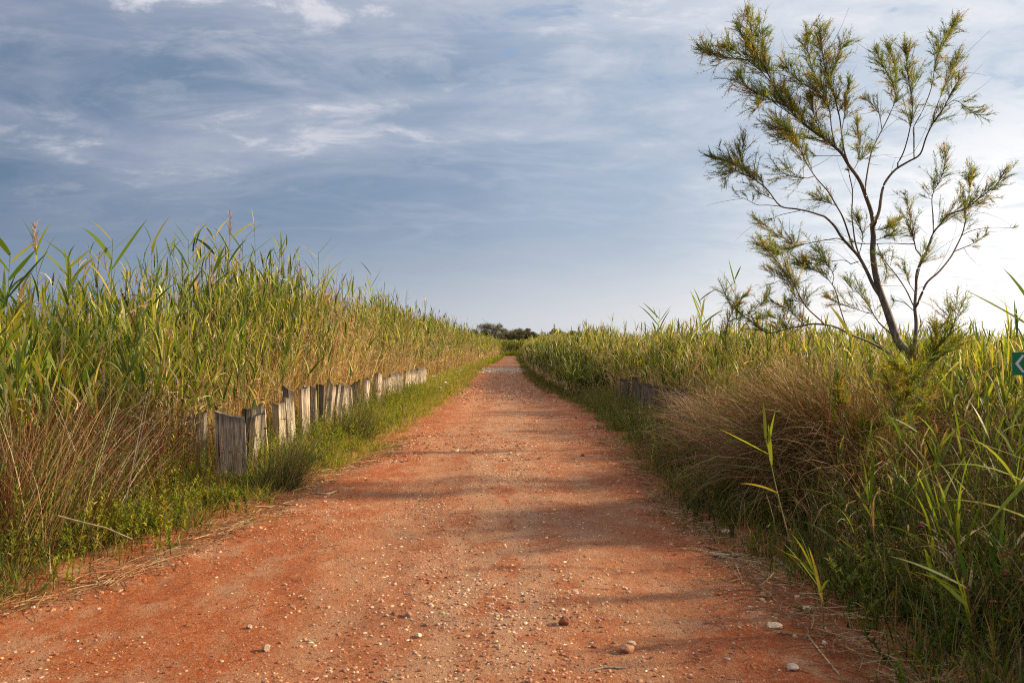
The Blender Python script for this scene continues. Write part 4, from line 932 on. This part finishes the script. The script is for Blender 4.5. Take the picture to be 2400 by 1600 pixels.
    rad = np.interp(np.linspace(0, 1, len(W3)), [0, .12, .45, .62, 1], [.066, .052, .028, .020, .002])
    a = Acc(); tubes(a, (W3 - org)[None], rad[None], np.full((1, len(W3), 3), .2), 10); tr = a.build('trunk', M_BARK, root, smooth=True)
    lf, wd = Acc(), Acc(); sprays(rng, W3, .66, 46, .24, lf, wd, org)
    def leaves_of(parent, lf, wd, org):
        for ac, nm, mt in ((wd, 'twigs', M_BARK), (lf, 'foliage', M_NEEDLE)):
            if ac.V: ac.build(nm, mt, parent, origin=org)
    leaves_of(tr, lf, wd, org)
    lines2.append((np.vstack([s2[:1], s2]), np.r_[0, dA]))
    for name, pts, r0, r1, f0, dens, tl in B:
        s = smooth_line(pts, 4); s = s[:max(4, int(len(s) * .96))]; st = s[0]; best = None
        for (l2, dp) in lines2:
            dd = np.hypot(*(l2 - st).T); k = dd.argmin()
            if best is None or dd[k] < best[0]: best = (dd[k], dp[k], l2[k])
        s[0] = s[0] * .3 + best[2] * .7
        arc = np.r_[0, np.cumsum(np.hypot(*np.diff(s, axis=0).T))] / FPX * Y0
        slope = rng.uniform(-.55, .55); dep = best[1] + slope * arc + .12 * np.sin(arc * 3 + rng.uniform(0, 6)) - .12 * math.sin(0)
        dep[0] = best[1]; lines2.append((s, dep)); P3 = lift(s, dep)
        rr = .002 + .58 * (r0 + (r1 - r0) * np.linspace(0, 1, len(P3)) ** .7)
        a = Acc(); tubes(a, (P3 - org)[None], rr[None], np.full((1, len(P3), 3), .2), 7); b = a.build('branch', M_BARK, root, smooth=True)
        lf, wd = Acc(), Acc(); sprays(rng, P3, f0, dens, tl, lf, wd, org); 
        # long bare hair twigs
        K = max(1, int(arc[-1] * 3)); i = rng.integers(1, len(P3) - 1, K); v = (P3[i] - P3[i - 1]); v /= np.linalg.norm(v, axis=1, keepdims=True); v += rng.normal(0, .5, (K, 3)); v /= np.linalg.norm(v, axis=1, keepdims=True)
        H = arcs(P3[i], np.arctan2(v[:, 1], v[:, 0]), np.arcsin(np.clip(v[:, 2], -1, 1)), rng.uniform(.2, .7, K), rng.normal(0, .5, K), 8, 1.2, rng.normal(0, .4, K))
        tubes(wd, H, np.repeat(np.linspace(.003, .001, 8)[None], K, 0), np.full((K, 8, 3), .2), 3)
        leaves_of(b, lf, wd, org)
make_tree()

def make_shrub(name, label, Y0, lines, seed, tl=.2, f0=.25, dens=26, depth=.3):
    rng = np.random.default_rng(seed); b = at(*lines[0][0], Y0); org = np.array([b[0], Y0, 0]); root = empty(name, org)
    tag(root, label, 'shrub')
    for k, pts in enumerate(lines):
        s = smooth_line(pts, 4); P3 = np.array([at(p[0], p[1], Y0 + depth * math.sin(k * 2.1) * t) for p, t in zip(s, np.linspace(0, 1, len(s)))])
        if k == 0: P3 = np.vstack([[P3[0, 0] + .05, Y0, -.05], P3])
        a = Acc(); tubes(a, (P3 - org)[None], np.linspace(.013 if k == 0 else .009, .002, len(P3))[None], np.full((1, len(P3), 3), .2), 6)
        o = a.build('branch', M_BARK, root, smooth=True); lf, wd = Acc(), Acc(); sprays(rng, P3, f0, dens, tl, lf, wd, org, .1)
        wd.build('twigs', M_BARK, o, origin=org); lf.build('foliage', M_NEEDLE, o, origin=org)
make_shrub('feathery_shrub', 'low feathery shoot with a crooked grey stem in front of the tall tree', 7.0,
    [[z7(1240, 560), z7(1170, 470), z7(1250, 405), z7(1370, 360), z7(1450, 280), z7(1510, 190), z7(1545, 100), z7(1620, 40)],
     [z7(1170, 470), z7(1130, 462), z7(1110, 370), z7(1085, 250), z7(1080, 100)],
     [z7(1370, 360), z7(1450, 390), z7(1520, 410)], [z7(1450, 280), z7(1400, 200), z7(1380, 100)],
     [z7(1510, 190), z7(1600, 230), z7(1640, 260)], [z7(1545, 100), z7(1480, 60), z7(1440, 10)]], 5, .16, .2, 34)
make_shrub('feathery_shrub', 'bushy feathery sprouts growing at the foot of the tall tree, right of its trunk', 8.6,
    [[z6(1560, 1300), z6(1600, 1200), z6(1640, 1080), z6(1660, 960), z6(1680, 880)],
     [z6(1600, 1200), z6(1700, 1110), z6(1800, 1030), z6(1850, 990)], [z6(1640, 1080), z6(1740, 980), z6(1800, 860), z6(1850, 740)],
     [z6(1560, 1300), z6(1520, 1200), z6(1480, 1160), z6(1440, 1130)], [z6(1560, 1300), z6(1400, 1270), z6(1300, 1290), z6(1240, 1310)],
     [z6(1560, 1330), z6(1430, 1400), z6(1300, 1400)], [z6(1560, 1330), z6(1540, 1420), z6(1500, 1480)]], 6, .22, .1, 44)
make_shrub('feathery_shrub', 'thin wispy shrub rising from the reeds left of the tall tree', 13.0,
    [[z6(0, 960), z6(20, 850), z6(60, 760), z6(120, 680), z6(180, 620)], [z6(20, 850), z6(160, 800), z6(280, 720), z6(350, 620)],
     [z6(60, 760), z6(20, 680), z6(-20, 600)], [z6(160, 800), z6(260, 830), z6(330, 800)]], 7, .22, .2, 30)

# ------------------------------------------------------------------ arching tussocks
def tussock(label, px, py_base, Y, R, H, blades, pal, az0, seed, wid=.0016, lean=.9, name='grass_tussock', elev=(72, 13), bend=(1.7, .6), z0=0):
    rng = np.random.default_rng(seed); x = (px - 1199) / FPX * Y
    off = rng.normal(0, R * .40, (blades, 2)); az = np.where(rng.random(blades) < lean, rng.normal(az0, .75, blades), rng.uniform(0, 6.283, blades))
    b = np.c_[off, np.full(blades, z0 - .01)]; n = 7; L = H * rng.uniform(.45, 1.5, blades)
    P = arcs(b, az, np.radians(np.clip(rng.normal(*elev, blades), 20, 89)), L, np.clip(rng.normal(*bend, blades), 0, 3.4), n, 1.6, rng.normal(0, .5, blades))
    P[..., 2] = np.maximum(P[..., 2], .01)
    a = Acc(); C = np.repeat(pick(rng, pal, blades)[:, None], n, 1)
    ribbons(a, P, blade_w(n, wid * rng.uniform(.7, 1.5, blades)), side_of(az, rng.normal(0, .8, blades)), C)
    o = a.build(name, M_DRY); o.location = (x, Y, 0); return tag(o, label, 'grass tussock')
DK = [((.30, .165, .08), 4), ((.20, .090, .035), 4), ((.44, .29, .17), 2), ((.09, .09, .02), 2)]
MX = [((.36, .22, .09), 3), ((.17, .19, .02), 4), ((.24, .11, .04), 3), ((.09, .12, .018), 3)]
tussock('big brown tussock arching towards the track like combed hair', 1975, 0, 7.8, .62, 1.34, 6500, DK + [((.16, .17, .02), 2), ((.18, .09, .04), 3)], math.pi + .15, 1, .0026, .8, 'grass_tussock', (72, 18), (1.7, .8))
tussock('brown and olive arching tussock behind the biggest combed one', 1880, 0, 9.8, .6, 1.15, 2000, MX, math.pi + .1, 2, .003)
tussock('dry brown tussock right of the biggest combed one, under the low feathery shoot', 2110, 0, 8.5, .5, 1.1, 1600, DK + MX, math.pi + .5, 3, .0026, .6)
tussock('olive and straw tussock in front of the tall tree', 2200, 0, 9.2, .7, 1.15, 1300, MX, math.pi, 4, .003, .5)
tussock('purplish dry tussock at the end of the right hand posts', 1680, 0, 12.0, .45, .95, 1300, [((.38, .26, .19), 4), ((.28, .17, .12), 3)], math.pi, 5, .003, .5)
tussock('low rust brown tangle at the left foot of the big combed tussock', 1745, 0, 9.8, .55, .95, 1500, DK, math.pi, 31, .0028, .5)
tussock('ragged reddish clump between the big combed tussock and the lower right herbs', 2080, 0, 6.9, .45, .95, 1100, DK, math.pi + .6, 32, .0022, .5)
RS = [((.085, .105, .03), 4), ((.055, .075, .02), 3), ((.20, .12, .05), 2), ((.30, .2, .09), 1)]
tussock('dark spiky rush tussock right of the nearest broad post', 655, 0, 8.9, .30, .62, 650, RS, .3, 7, .002, .8, 'rush_tussock', (62, 16), (.35, .25))
tussock('spiky dark rush tussock on the grass further along the left posts', 815, 0, 13.0, .35, .62, 600, RS, .4, 8, .0026, .7, 'rush_tussock', (62, 16), (.35, .25))
tussock('tall leaning clump of brown and grey rushes at the lower left edge', 20, 0, 6.0, .5, 1.05, 420, [((.36, .20, .08), 4), ((.50, .40, .26), 1.5), ((.12, .15, .03), 4), ((.26, .10, .04), 2)], .35, 9, .0026, .6, 'rush_tussock', (66, 9), (.35, .25))
tussock('grey leaning dry stalks behind the brown clump at the left edge', 170, 0, 6.7, .6, 1.05, 130, [((.42, .35, .27), 4), ((.34, .24, .13), 2)], .25, 10, .0022, .9, 'rush_tussock', (62, 8), (.25, .2))

# lime green leafy bushes along the foot of the left bed
def bush(px, Y, h, R, K, seed, label, pal=LIME, ll=.036):
    rng = np.random.default_rng(seed); x = (px - 1199) / FPX * Y; a = Acc()
    XY = rng.normal(0, R * .45, (K, 2)); d = np.hypot(*XY.T) / R
    herbs(a, rng, XY, h * np.clip(1.1 - .45 * d, .3, 1.1) * rng.uniform(.75, 1.1, K), pal, nl=30, w=.0040, leaf_len=ll, stems=1, spread=.02, lean=20, droop=.3)
    o = a.build('leafy_bush', M_LEAF); o.location = (x, Y, 0); return tag(o, label, 'bush', 'leafy bushes on the verges')
bush(415, 8.9, .46, .36, 150, 1, 'lime green bush in front of the shaded leftmost sleeper')
bush(500, 8.2, .20, .30, 60, 2, 'low lime bush at the foot of the nearest broad post')
bush(620, 9.2, .32, .25, 45, 3, 'small yellow green bush right of the nearest broad post')
bush(300, 7.6, .72, .45, 150, 4, 'green bush between brown rushes on the lower left')
bush(180, 6.6, .60, .45, 140, 5, 'green bush beside the leaning clump at the lower left edge')
bush(330, 6.7, .34, .40, 55, 6, 'low green bush at the front of the left verge above the broken cane')
bush(770, 12.2, .48, .45, 90, 7, 'lime bush below the tall pale split sleeper')
bush(860, 15.5, .45, .5, 90, 8, 'lime bush halfway down the left post row')
bush(740, 10.6, .36, .4, 60, 9, 'yellowish bush between the two spiky rush clumps')
DG = [((.09, .135, .015), 4), ((.13, .17, .015), 3), ((.2, .2, .03), 2)]
bush(2250, 5.2, .75, .4, 70, 10, 'dark green upright bush below the sign', DG)
bush(2080, 6.0, .80, .4, 80, 11, 'deep green bush right of the big brown tussock', DG)
bush(1720, 7.9, .38, .4, 60, 12, 'low dark bush at the left foot of the big brown tussock', DG)
bush(2330, 4.3, .55, .4, 70, 13, 'leafy dark bush in the bottom right corner', DG)
bush(2060, 4.9, .42, .4, 70, 14, 'low dark bush at the front of the right verge', DG)

# ------------------------------------------------------------------ single reeds that stand out
def reed_plant(label, base, top, leaves, r=.006, plume=False, seed=0, wl=.016, lean_mid=None):
    """BASE, TOP world points; LEAVES list of (fraction, azimuth deg, elevation deg, length, bend)"""
    rng = np.random.default_rng(seed); base = np.array(base, float); top = np.array(top, float)
    root = empty('tall_reed', base); tag(root, label, 'reed', 'single reeds standing out from the beds')
    mid = (base + top) / 2 + (rng.normal(0, .03, 3) if lean_mid is None else np.array(lean_mid))
    L = smooth_line([base, mid, top], 6) - base
    a = Acc(); g = pick(rng, GREEN, 1)[0]; t = np.linspace(0, 1, len(L))[:, None]
    tubes(a, L[None], np.linspace(r, r * .35, len(L))[None], (np.array([.36, .27, .11]) * (1 - t) + g * t)[None], 6); a.build('stem', M_LEAF, root, smooth=True)
    for f, az, el, ln, bend in leaves:
        q = f * (len(L) - 1); i = min(int(q), len(L) - 2); p = L[i] * (1 - q + i) + L[i + 1] * (q - i)
        P = arcs(p[None], np.radians([az]), np.radians([el]), np.array([ln]), np.array([bend]), 7, 1.5, rng.normal(0, .15, 1))
        b = Acc(); ribbons(b, P, blade_w(7, [wl * rng.uniform(.8, 1.15)]), side_of(np.radians(np.array([az])), rng.normal(0, .5, 1)), np.repeat(pick(rng, GREEN, 1)[:, None], 7, 1))
        b.build('leaf', M_LEAF, root)
    if plume:
        K = 60; p = np.repeat(L[-1][None], K, 0) + np.c_[rng.normal(0, .006, (K, 2)), rng.uniform(-.12, .14, K)]; az = rng.uniform(0, 6.283, K)
        b = Acc(); P = arcs(p, az, rng.uniform(1.0, 1.5, K), rng.uniform(.05, .12, K), rng.uniform(0, .7, K), 3); ribbons(b, P, blade_w(3, rng.uniform(.002, .004, K)), side_of(az, rng.uniform(0, 3, K)), np.repeat(pick(rng, [((.40, .25, .16), 1)], K)[:, None], 3, 1))
        b.build('plume', M_DRY, root)
def rnd_leaves(seed, n=7, lo=.66, L=(.34, .62)):
    rng = np.random.default_rng(seed); a0 = rng.uniform(-35, 35)
    return [(f, a0 + 180 * (k % 2) + rng.normal(0, 22), rng.uniform(38, 70), rng.uniform(*L) * (1.1 - .4 * abs(f - .85) / .15), rng.uniform(0, .55)) for k, f in enumerate(np.linspace(lo, .99, n))]
def L_reed(label, px, ptop, Y, seed, plume=False, n=8, wl=.017, dx=0):
    wl *= .8
    t = at(px, ptop, Y); reed_plant(label, (t[0] - dx, Y, 0), t, rnd_leaves(seed, n + 4), plume=plume, seed=seed, wl=wl)
L_reed('tallest green reed over the left bed, leaves spread against the blue sky', 505, 545, 10.6, 1, n=9, wl=.02, dx=.25)
L_reed('tall reed with a pair of long leaves just left of the tallest one', 440, 560, 10.2, 2, n=8, wl=.018)
L_reed('thin reed with narrow leaves standing between two bushy reeds on the left', 352, 560, 10.0, 3, n=8, wl=.014)
L_reed('broad leaved reed standing up dark against the sky near the left edge', 262, 560, 8.2, 4, n=6, wl=.026)
L_reed('reed with a brown plume right of the tallest left reed', 537, 530, 10.8, 5, True, n=4, wl=.014)
L_reed('tall bare headed reed right of the brown plume', 566, 560, 11.0, 6, n=5, wl=.012)
L_reed('reed with spreading leaves above the first posts', 745, 590, 13.5, 7, n=9, wl=.018)
L_reed('leafy reed rising over the left bed halfway along the posts', 655, 580, 12.4, 8, n=8, wl=.016)
L_reed('short green reed near the left edge with a forked leaf pair', 160, 600, 8.6, 9, n=6, wl=.02)
L_reed('broad pale green reed at the left edge of the picture', 22, 590, 7.0, 10, n=8, wl=.028)
L_reed('plumed reed leaning right near the left edge', 80, 560, 8.4, 11, True, n=4, wl=.012, dx=-.1)
L_reed('tall reed past the posts where the left bed starts to drop', 868, 640, 19, 12, n=8, wl=.022)
L_reed('upright green reed standing over the right bed left of the tree', 1640, 700, 15.5, 13, n=7, wl=.024)
L_reed('pair leaved dark reed against the sky next to the wispy shrub', 1722, 650, 13.2, 14, n=7, wl=.02)
L_reed('short green reed over the right bed near the posts', 1545, 725, 18, 15, n=6, wl=.024)
# the reed with its stem crossing in front of the brown tussock
b = at(*z7(830, 1310), 5.75); t = at(*z7(632, 455), 6.1); b[2] = 0
reed_plant('bright green single reed leaning left in front of the brown tussock', b, t,
    [(.55, 175, 25, .28, .5), (.72, 178, 12, .45, .25), (.76, 90, 78, .30, .1), (.86, 170, 28, .38, .05), (.90, 20, 80, .28, .1), (.98, 95, 84, .28, .1)], .006, seed=31, wl=.012)
# big arching leaves at the right edge, close to the camera
b = at(2500, 1500, 4.4); t = at(2440, 1080, 4.4)
reed_plant('arching reed with long drooping leaves at the right edge, lower', (b[0], 4.4, 0), t,
    [(.6, 168, 30, .55, .7), (.8, 175, 35, .6, .9), (.88, 160, -8, .5, .2), (.97, 172, 22, .55, .15), (.97, 200, -30, .5, .2)], .005, seed=32, wl=.014)
t = at(2450, 770, 5.4); reed_plant('arching reed with yellow green leaves at the right edge beside the sign', (t[0] + .1, 5.4, 0), t,
    [(.93, 172, 50, .5, .3), (.97, 175, 34, .6, .1), (.99, 120, 65, .5, .3)], .005, seed=33, wl=.014)
for k, (px, py, Y, lab) in enumerate([(2180, 1220, 4.6, 'green reed with upright leaves in the lower right corner herbs'), (2010, 1190, 5.3, 'slim reed in the herbs left of the lower right corner reed'), (1900, 1330, 4.5, 'short reed shoot at the front of the right verge'), (2300, 1010, 5.6, 'tall reed in the right herbs below the sign'), (2150, 1010, 6.4, 'reed with drooping leaves below the low feathery shoot'), (2260, 1350, 3.9, 'low wide leaved reed shoot at the bottom right corner')]):
    t = at(px, py, Y); rr = np.random.default_rng(300 + k)
    reed_plant(lab, (t[0] + rr.uniform(-.05, .1), Y, 0), t, [(f, rr.uniform(110, 260), rr.uniform(25, 75), rr.uniform(.25, .42), rr.uniform(.1, .8)) for f in np.linspace(.4, .99, 7)], .004, seed=40 + k, wl=.009)
# big leaves from the near side of the right reed bed crossing in front of the tree foot
t = at(*z6(980, 930), 7.6); reed_plant('reed with broad dangling leaves in front of the trunk foot', (t[0] + .15, 7.6, 0), t,
    [(.6, 200, 40, .4, .9), (.8, 10, 50, .4, 1.2), (.9, 190, 60, .45, 1.0), (.97, 150, 65, .35, .3), (.98, 250, 20, .45, 1.4)], .005, seed=52, wl=.016)

# ------------------------------------------------------------------ sticks, flowers
def stick(label, p0, p1, r, col, seed):
    rng = np.random.default_rng(seed)
    pts = []
    for (px, py) in (p0, ((p0[0] + p1[0]) / 2 + rng.normal(0, 3), (p0[1] + p1[1]) / 2 + rng.normal(0, 3)), p1):
        Y = EYE * FPX / (py - HZ); x = (px - 1199) / FPX * Y; pts.append((x, Y, max(float(track_h(np.array([x]), np.array([Y]))[0]), -.012) + r * .9))
    L = smooth_line(pts, 5); o0 = L[0].copy(); a = Acc(); rr = r * (1 + rng.normal(0, .12, len(L))); rr[-1] *= .5
    tubes(a, (L - o0)[None], rr[None], np.full((1, len(L), 3), .3), 7); m = M_STICK if col else M_DRYSTICK
    o = a.build('stick', m, smooth=True); o.location = o0; return tag(o, label, 'stick')
M_STICK = bark_mat('dead_wood', (0.20, 0.15, 0.11), (0.42, 0.35, 0.28), 40); M_DRYSTICK = bark_mat('dry_cane', (0.36, 0.26, 0.13), (0.55, 0.43, 0.26), 20)
stick('thick grey stick lying on the right margin of the track', (1668, 1312), (1745, 1308), .013, 1, 1)
stick('bent grey stick at the foot of the right verge', (1812, 1318), (1862, 1358), .010, 1, 2)
stick('thin dry stalk lying on the right side of the track', (1742, 1375), (1820, 1422), .004, 0, 3)
stick('long dry stalk lying low on the right side of the track', (1890, 1500), (1965, 1590), .004, 0, 4)
stick('dark twig lying near the bottom of the track', (1380, 1580), (1462, 1572), .004, 1, 5)
stick('dry cane lying beside the left tussock', (740, 1165), (790, 1158), .010, 0, 6)
def straw_cane():
    a = Acc(); P = np.array([at(137, 1208, 5.6), at(190, 1222, 5.55), at(250, 1236, 5.5), at(310, 1262, 5.45)]); o0 = P[0]
    tubes(a, (P - o0)[None], np.linspace(.006, .004, 4)[None], np.full((1, 4, 3), .4), 6); o = a.build('dry_cane', M_DRYSTICK, smooth=True); o.location = o0
    tag(o, 'pale broken cane leaning out of the herbs at the lower left', 'cane')
straw_cane()
M_WHITE = plain_mat('petals', (.75, .75, .72), .6); M_STEM = plain_mat('flower_stem', (.08, .13, .03), .6)
def flower(px, py, Y, k):
    rng = np.random.default_rng(900 + k); p = at(px, py, Y); root = empty('white_flower', (p[0], Y, 0)); tag(root, 'small white flower head in the left verge grass far along the track', 'flower', 'white flowers in the left verge')
    a = Acc(); tubes(a, np.array([[(0, 0, 0), (.01, 0, p[2] / 2), (0, 0, p[2])]]), np.full((1, 3), .004), np.full((1, 3, 3), .1), 5); a.build('stem', M_STEM, root)
    b = Acc(); K = 26; az = rng.uniform(0, 6.283, K); P = arcs(np.repeat([[0, 0, p[2]]], K, 0), az, rng.uniform(.1, .7, K), rng.uniform(.04, .09, K), np.zeros(K), 3)
    ribbons(b, P, np.full((K, 3), .012), side_of(az, np.zeros(K)), np.full((K, 3, 3), .8)); b.build('petals', M_WHITE, root)
for k, (px, py, Y) in enumerate([(1027, 884, 28), (1046, 898, 26), (1030, 909, 24), (1075, 878, 38), (1066, 872, 36), (1079, 868, 45), (1017, 883, 27)]): flower(px, py, Y, k)
